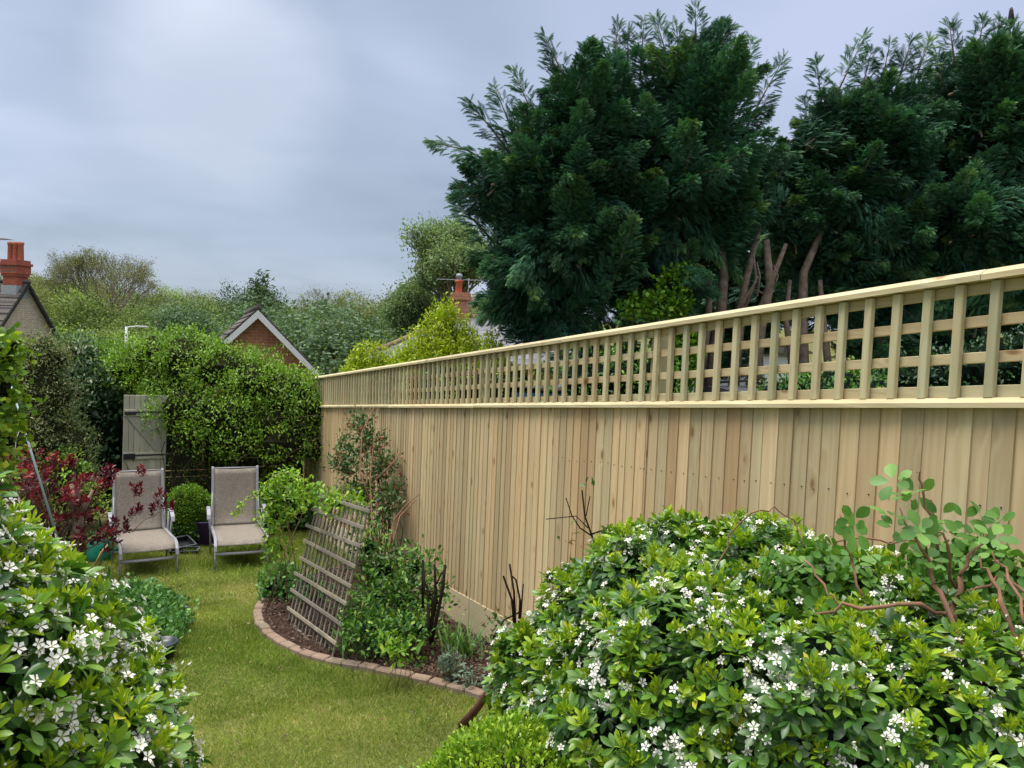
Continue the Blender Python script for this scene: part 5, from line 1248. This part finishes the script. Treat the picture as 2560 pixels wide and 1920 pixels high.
conifer('broad dark conifer with feathery tips above the middle of the pale fence',(1800,1000,12.0),
 [(1430,470,12,(1.5,1.4,1.35)),(1660,400,12,(1.7,1.6,1.7)),(1500,640,12,(1.9,1.5,1.05)),(1760,560,12.4,(1.2,1.3,.9)),(1320,640,12,(.95,1.1,1.1)),(1480,290,12,(1.05,1.1,1.15)),(1740,230,12.2,(.95,1.0,1.0)),(1290,470,12,(.85,1,1.0)),(1380,780,12.2,(1.15,1.1,.55)),(1600,700,12,(1.3,1.1,.6)),(1840,440,12.3,(.65,.9,.8))],
 460,95,.25,TL,1,leaders=[(1740,150,1738,15,12),(1780,170,1830,60,12),(1860,330,1960,145,12.1),(1830,300,1880,100,12),(1600,200,1610,50,12),(1680,190,1640,45,12),(1530,230,1545,55,12),(1440,260,1358,85,12),(1400,270,1372,140,12),(1350,330,1280,170,12),(1290,350,1235,215,12),(1280,390,1165,250,12),(1260,430,1075,355,11.9),(1240,560,1145,460,12),(1230,600,1130,505,12),(1480,240,1465,100,12),(1570,200,1570,80,12),(1700,180,1690,60,12)],group=None)
D2=12.2
_r=random.Random(3)
for _ in range(16):
    u0=_r.uniform(1740,2060); du=_r.uniform(-40,60); vt=_r.uniform(620,720); dd=D-_r.uniform(-.4,.5); TL.append(([(u0,900,dd),(u0+du*.3,800,dd),(u0+du*.8+_r.uniform(-8,8),(vt+800)/2,dd),(u0+du,vt,dd)],_r.uniform(.018,.045)))
TR=[([(2010,1000,D2),(2005,800,D2),(2010,680,D2),(2060,560,D2)],.10),([(1990,1000,D2),(1965,800,D2),(1975,700,D2)],.06),([(2080,1000,D2),(2060,820,D2),(2050,700,D2)],.07)]
conifer('dark conifer rising right of the bare trunks with thin nodding tips',(2010,1000,12.3),
 [(2110,400,12.4,(.8,1.1,1.0)),(2215,340,12.3,(.95,1.1,1.15)),(2090,300,12.4,(.4,.6,.5)),(2120,560,12.6,(1.2,1.2,.85)),(2230,600,12.3,(.95,1.1,.95)),(2000,520,12.6,(.6,.9,.6)),(1985,400,12.6,(.38,.6,.45)),(2200,740,12.7,(.9,1.0,.6)),(2060,650,13.0,(.9,.9,.5))],
 270,95,.25,TR,2,leaders=[(2080,260,2165,85,12.2),(2060,300,2040,150,12.3),(2150,240,2180,125,12.2),(2200,230,2225,105,12.2),(2240,220,2280,97,12.2),(2280,220,2325,100,12.2),(2030,360,2010,250,12.4)])
conifer('tallest dark conifer at the right picture edge with a bird on top',(2480,1000,12.3),
 [(2420,330,12.3,(.95,1.1,1.35)),(2560,320,12.2,(.95,1.1,1.4)),(2400,560,12.1,(1.1,1.2,1.0)),(2560,620,12.0,(1.2,1.2,1.1)),(2380,720,12.2,(1.0,1.0,.55)),(2700,450,12.2,(1.2,1.2,1.8)),(2560,180,12.2,(.5,.6,.55)),(2430,200,12.3,(.45,.6,.55))],
 330,95,.25,[([(2480,1010,D2),(2470,700,D2),(2450,300,D2)],.14),([(2600,1010,D2),(2590,700,D2),(2560,300,D2)],.12)],3,leaders=[(2390,180,2372,50,12.3),(2440,150,2460,45,12.3),(2480,150,2500,50,12.2),(2520,160,2535,60,12.2),(2530,180,2524,55,12.2),(2360,250,2340,130,12.3)])
# a darker row further back closes the view under the crowns
conifer('shaded conifers standing behind the bare trunks as a dark screen',(2150,1000,16.5),
 [(2150,700,16.5,(2.2,1.0,1.6)),(2450,750,16.5,(2.2,1.0,2.0)),(2000,620,16.5,(1.4,1.0,1.2)),(2700,700,16,(2,1,2.2)),(2300,880,16,(2.6,1.0,1.4)),(1640,740,16.5,(1.6,.8,1.0)),(1780,830,16.5,(1.8,.8,1.3)),(1880,690,15.5,(1.3,.7,.9)),(1500,900,16.5,(1.4,.8,.7))],
 380,50,.42,[([(2150,1010,16.5),(2150,700,16.5)],.15)],4,name='conifer_screen')
def bird():
    p=at(2526,62,12.2)+np.array([0,0,.05]); root=empty('bird',tuple(p)); tag(root,'small dark bird perched on the topmost conifer tip at the right','bird')
    m=plain('dark_feathers',(.02,.02,.022),.7)
    mb=MB(); mb.tube([(0,.0,.22),(-.005,0,.17),(.0,0,.12),(.01,0,.04),(.02,0,-.02),(.03,0,-.10)],[.012,.030,.036,.048,.034,.010],10); mb.build('body',m,root)
    mb=MB(); mb.tube([(-.01,0,.185),(-.065,0,.195)],[.010,.002],6); mb.build('beak',plain('orange_beak',(.4,.2,.03),.5),root)
bird()
pshrub('ivy','bright ivy climbing the lower left of the broad conifer','ivy',[(1690,720,11.2,(.22,.2,.34)),(1660,765,11.2,(.40,.2,.16)),(1600,770,11.2,(.3,.2,.12)),(1700,900,11.3,(.3,.2,.6))],420,LEAF_R,.075,M_brightgreen,m=6,rc=.05,depth=.5,corek=.5,nst=6,coremat=M_deepshade)
pshrub('garden_bush','rounded mid green bush low behind the trellis near the car','bush',[(2010,990,8.2,(.55,.4,.25)),(2100,985,8.0,(.6,.4,.27)),(2180,1000,7.8,(.5,.4,.25))],420,LEAF,.05,M_bed,m=7,rc=.05,depth=.4,corek=.75,coremat=M_deepshade,nst=6)
pshrub('garden_bush','darker leafy bush behind the right end of the trellis','bush',[(2330,960,7.6,(.6,.4,.35)),(2500,940,7.2,(.6,.4,.38)),(2650,900,7,(.6,.4,.5))],460,LEAF,.05,M_deepgreen,m=7,rc=.05,depth=.4,corek=.75,coremat=M_deepshade,nst=6)
pshrub('garden_bush','pale green bush with loose twigs behind the middle of the trellis','bush',[(1480,960,9.5,(.6,.4,.5)),(1560,960,9.3,(.5,.4,.4)),(1640,960,9.2,(.4,.3,.4))],420,LEAF,.05,M_bed,m=7,rc=.07,depth=.6,corek=.6,coremat=M_deepshade,nst=16)
pshrub('garden_bush','light green shrubbery seen through the far part of the trellis','bush',[(1130,975,12.,(1.0,.5,.45)),(1250,975,11.5,(.8,.5,.45)),(1000,980,12.8,(.9,.5,.4))],520,LEAF,.055,M_ramble,m=7,rc=.07,depth=.5,corek=.75,nst=8)

# ================================================================ hillside woods
def tree_mesh(seed,kind):
    r=np.random.default_rng(seed); global rng; old=rng; rng=r
    Lv=Leaves()
    if kind=='round':
        lob=[((0,0,.66),(.36,.36,.30))]+[((r.normal()*.20,r.normal()*.20,r.uniform(.45,.85)),(r.uniform(.14,.24),)*3) for _ in range(9)]; n=2300; sz=.019; tm=LEAF
    elif kind=='tall':
        lob=[((0,0,.6),(.22,.22,.36))]+[((r.normal()*.10,r.normal()*.10,r.uniform(.3,.92)),(r.uniform(.10,.17),)*3) for _ in range(9)]; n=2000; sz=.018; tm=LEAF
    elif kind=='fir':
        lob=[((0,0,z),(.22*(1.02-z)+.03,.22*(1.02-z)+.03,.10)) for z in np.linspace(.2,.95,10)]; n=1000; sz=.045; tm=DIAN
    else: lob=[((r.normal()*.22,r.normal()*.22,r.uniform(.45,.85)),(r.uniform(.18,.26),)*3) for _ in range(8)]; n=330; sz=.020; tm=LEAF
    P,Nn=on_lobes(lob,n,.45,-.9,.16); ct=r.normal(size=n)*.2
    for i in range(6):
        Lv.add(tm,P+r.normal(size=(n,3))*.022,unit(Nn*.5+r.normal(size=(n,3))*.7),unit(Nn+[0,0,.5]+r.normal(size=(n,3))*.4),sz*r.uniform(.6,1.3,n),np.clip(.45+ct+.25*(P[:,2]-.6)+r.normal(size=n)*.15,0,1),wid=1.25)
    o=Lv.build('crown',None); 
    mb=MB(); mb.tube([(0,0,-.08),(.01,0,.3),(0,.01,.65)],[.028,.02,.008],6)
    for p in P[r.permutation(n)[:(26 if kind!='bare' else 10)]]:
        s0=np.array([0,0,random.uniform(.22,.5)]); mb.tube([s0,(s0+p)/2+[0,0,.03],p],[.010,.006,.002],4)
    tr=mb.build('trunk',None)
    rng=old
    me,mt=o.data,tr.data; bpy.data.objects.remove(o); bpy.data.objects.remove(tr); return me,mt
HM={}
def woods_mat(name,st): return leaf_mat(name,st,.7,.25,patch=.25,pscale=.25,objvar=.0,spec=.15)
HM['mid']=woods_mat('wood_mid',[(0,(.07,.115,.035)),(.5,(.14,.205,.06)),(1,(.24,.31,.10))])
HM['dark']=woods_mat('wood_dark',[(0,(.03,.06,.03)),(.5,(.065,.11,.05)),(1,(.11,.17,.08))])
HM['lime']=woods_mat('wood_lime',[(0,(.11,.18,.03)),(.5,(.21,.31,.05)),(1,(.33,.43,.09))])
HM['blue']=woods_mat('wood_blue',[(0,(.05,.10,.06)),(.5,(.11,.18,.10)),(1,(.19,.27,.16))])
HM['olive']=woods_mat('wood_olive',[(0,(.10,.12,.04)),(.5,(.19,.21,.075)),(1,(.29,.31,.13))])
HM['poplar']=woods_mat('wood_poplar',[(0,(.09,.15,.07)),(.5,(.18,.26,.12)),(1,(.30,.38,.20))])
HM['brown']=woods_mat('wood_brown',[(0,(.06,.045,.025)),(.5,(.11,.09,.045)),(1,(.17,.15,.08))])
shapes={k:[tree_mesh(10*i+j,k) for j in range(3 if k!='fir' else 1)] for i,k in enumerate(('round','tall','fir','bare'))}
MESHV={}
def woods_tree(label,u,vtop,d,H,kind,tone,wide=1.0,group='trees on the wooded hillside'):
    top=at(u,vtop,d); x,y=top[0],top[1]; z=top[2]-H; zg=g(x,y)
    if z>zg: H=top[2]-zg; z=zg
    ix=random.randrange(len(shapes[kind])); key=(kind,ix,tone)
    if key not in MESHV:
        a,b_=shapes[kind][ix]; a=a.copy(); b_=b_.copy(); a.materials.clear(); b_.materials.clear(); a.materials.append(HM[tone]); b_.materials.append(M_bark); MESHV[key]=(a,b_)
    a,b_=MESHV[key]; root=empty('woodland_tree',(x,y,z),random.uniform(0,6.28)); tag(root,label,'tree',group)
    s_=H; root.scale=(s_*wide,s_*wide,s_)
    for nm,me in (('crown',a),('trunk',b_)):
        o=bpy.data.objects.new(nm,me); COL.objects.link(o); o.parent=root
# skyline profile of the hill in photo pixels
SK=[(-60,690),(60,682),(130,685),(200,702),(240,690),(280,705),(330,735),(400,722),(470,728),(520,740),(575,752),(620,745),(700,752),(770,752),(830,762),(900,748),(960,745),(1010,740),(1100,735),(1250,740)]
def sky_v(u): return float(np.interp(u,[a for a,_ in SK],[b for _,b in SK]))
tones={'mid':'mid green','dark':'dark green','lime':'bright lime green','blue':'blue green','olive':'olive green','brown':'brownish'}
forms={'round':'round','tall':'tall','fir':'pointed'}
ORD='first second third fourth fifth sixth seventh eighth ninth tenth eleventh twelfth thirteenth fourteenth fifteenth sixteenth seventeenth eighteenth nineteenth twentieth twenty-first twenty-second twenty-third'.split()
def W_label(i,row,kind,tone): return f"{tones[tone]} {forms[kind]} tree, {ORD[i]} from the left {row}"
us=list(np.arange(-70,1230,62))
for i,u in enumerate(us):      # skyline row
    u=u+random.uniform(-14,14); t=random.choice(['mid','olive','mid','lime','dark','olive','brown'] if u>300 else ['mid','olive','mid'])
    woods_tree(W_label(i,'along the hilltop skyline','round',t),u,sky_v(u)+random.uniform(-6,10),random.uniform(135,165),random.uniform(12,15),'round',t,1.15)
for i,u in enumerate(np.arange(-60,1200,66)):      # middle row
    u=u+random.uniform(-16,16); k=random.choice(['round','round','tall']); t=random.choice(['mid','lime','olive','dark','blue','mid'])
    woods_tree(W_label(i,'in the middle hill row',k,t),u,sky_v(u)+random.uniform(14,42),random.uniform(80,105),random.uniform(10,12.5),k,t,1.1)
for i,u in enumerate(np.arange(-40,1150,78)):      # lower row
    u=u+random.uniform(-18,18); k=random.choice(['round','round','tall']); t=random.choice(['mid','lime','blue','dark','mid'])
    woods_tree(W_label(i,'in the lower row',k,t),u,sky_v(u)+random.uniform(48,90),random.uniform(48,62),random.uniform(7.5,9),k,t,1.15)
for i,u in enumerate(np.arange(20,1100,95)):      # shrubby foot
    u=u+random.uniform(-18,18); t=random.choice(['mid','lime','blue','mid'])
    woods_tree(W_label(i,'in the nearest row below the hill','round',t),u,sky_v(u)+random.uniform(105,135),random.uniform(34,42),random.uniform(5,6),'round',t,1.3)
woods_tree('dark blue green pointed conifer standing above the skyline left of the garage',660,706,75,11,'round','dark',.8)
woods_tree('dark pointed fir at the top of the skyline left of the garage ridge',655,700,76,12,'fir','dark',1.1)
woods_tree('dark ivy covered tree on the skyline right of the garage',800,748,100,10,'tall','dark',.9)
woods_tree('blue green weeping tree hanging above the street lamp arm',470,752,48,9,'tall','blue',1.2)
woods_tree('large blue green tree directly behind the garage gable',690,742,40,9.5,'round','blue',1.1)
woods_tree('blue green tree filling the gap right of the garage roof',790,765,34,8.5,'tall','blue',1.5)
woods_tree('bright green tree low down right of the garage bargeboard',860,800,46,8,'round','lime',1.1)
# open crowned trees, built branch by branch
def branchy(label,u,vtop,vbase,d,spread,mat,leafmat,nleaf,seed,gen=5,r0=.16,leaf=.10,lean=0,density=1.0,name='spring_tree',group=None,lm=5,tall=False,rc=.18):
    rr=random.Random(seed); c=at(u,vbase,d); base=(c[0],c[1],g(c[0],c[1])); b=np.array(base); H=at(u,vtop,d)[2]-base[2]
    root=empty(name,base); tag(root,label,'tree',group); mb=MB(); tips=[]
    def grow(p,dv,L_,r,k):
        q=p+dv*L_; m=(p+q)/2+np.array([rr.gauss(0,.05),rr.gauss(0,.05),rr.gauss(0,.03)])*L_
        mb.tube([p,m,q],[r,r*.85,r*.68],5 if k>2 else 4,cap=False)
        if k<=2: tips.append((p+q)/2)
        if k==0: tips.append(q); return
        for i in range(rr.choice([2,3,3]) if k<gen else 5):
            a=rr.uniform(.25,.62) if not tall else rr.uniform(.15,.5); ph=rr.uniform(0,6.28); x,y=frame(dv[None]); side=(x*math.cos(ph)+y*math.sin(ph))[0]
            nd=unit(dv*math.cos(a)+side*math.sin(a)*spread+np.array([0,0,.10])); grow(q,nd,L_*rr.uniform(.66,.84),r*.64,k-1)
    grow(np.zeros(3),np.array([lean,0,1.]),.45 if tall else 1,r0/H*3.6,gen)
    V=np.array(mb.v); sc=H/V[:,2].max(); mb.v=[tuple(v*sc) for v in V]; mb.build('trunk',mat,root)
    T=np.array(tips)*sc+b; T=np.repeat(T,nleaf,0); n=len(T); Lv=Leaves()
    Lv.add(LEAF,T+rng.normal(size=(n,3))*rc,rdir(n),unit(rng.normal(size=(n,3))+[0,0,.6]),leaf*rng.uniform(.6,1.3,n),np.clip(.5+.22*rng.normal(size=n),0,1)); Lv.build('crown',leafmat,root,loc=base)
M_twig=plain('pale_grey_twig',(.22,.185,.14),.9,.1,var=.2)
branchy('half bare spreading tree with pale twigs above the street lamp',285,622,880,58,1.15,M_twig,HM['olive'],1,5,gen=8,r0=.17,leaf=.11,rc=.16)
branchy('bare leafless tree far off on the skyline right of the garage',808,722,800,120,1.2,M_twig,HM['olive'],1,9,gen=6,r0=.22,leaf=.16,rc=.5)
branchy('airy grey green poplar rising beside the broad dark conifer',1120,545,900,36,.85,M_twig,HM['poplar'],9,12,gen=7,r0=.17,leaf=.15,tall=True,rc=.28)
branchy('second airy grey green tree left of the slate house chimney',1050,725,900,40,.6,M_twig,HM['poplar'],8,14,gen=7,r0=.15,leaf=.15,rc=.36,tall=True)
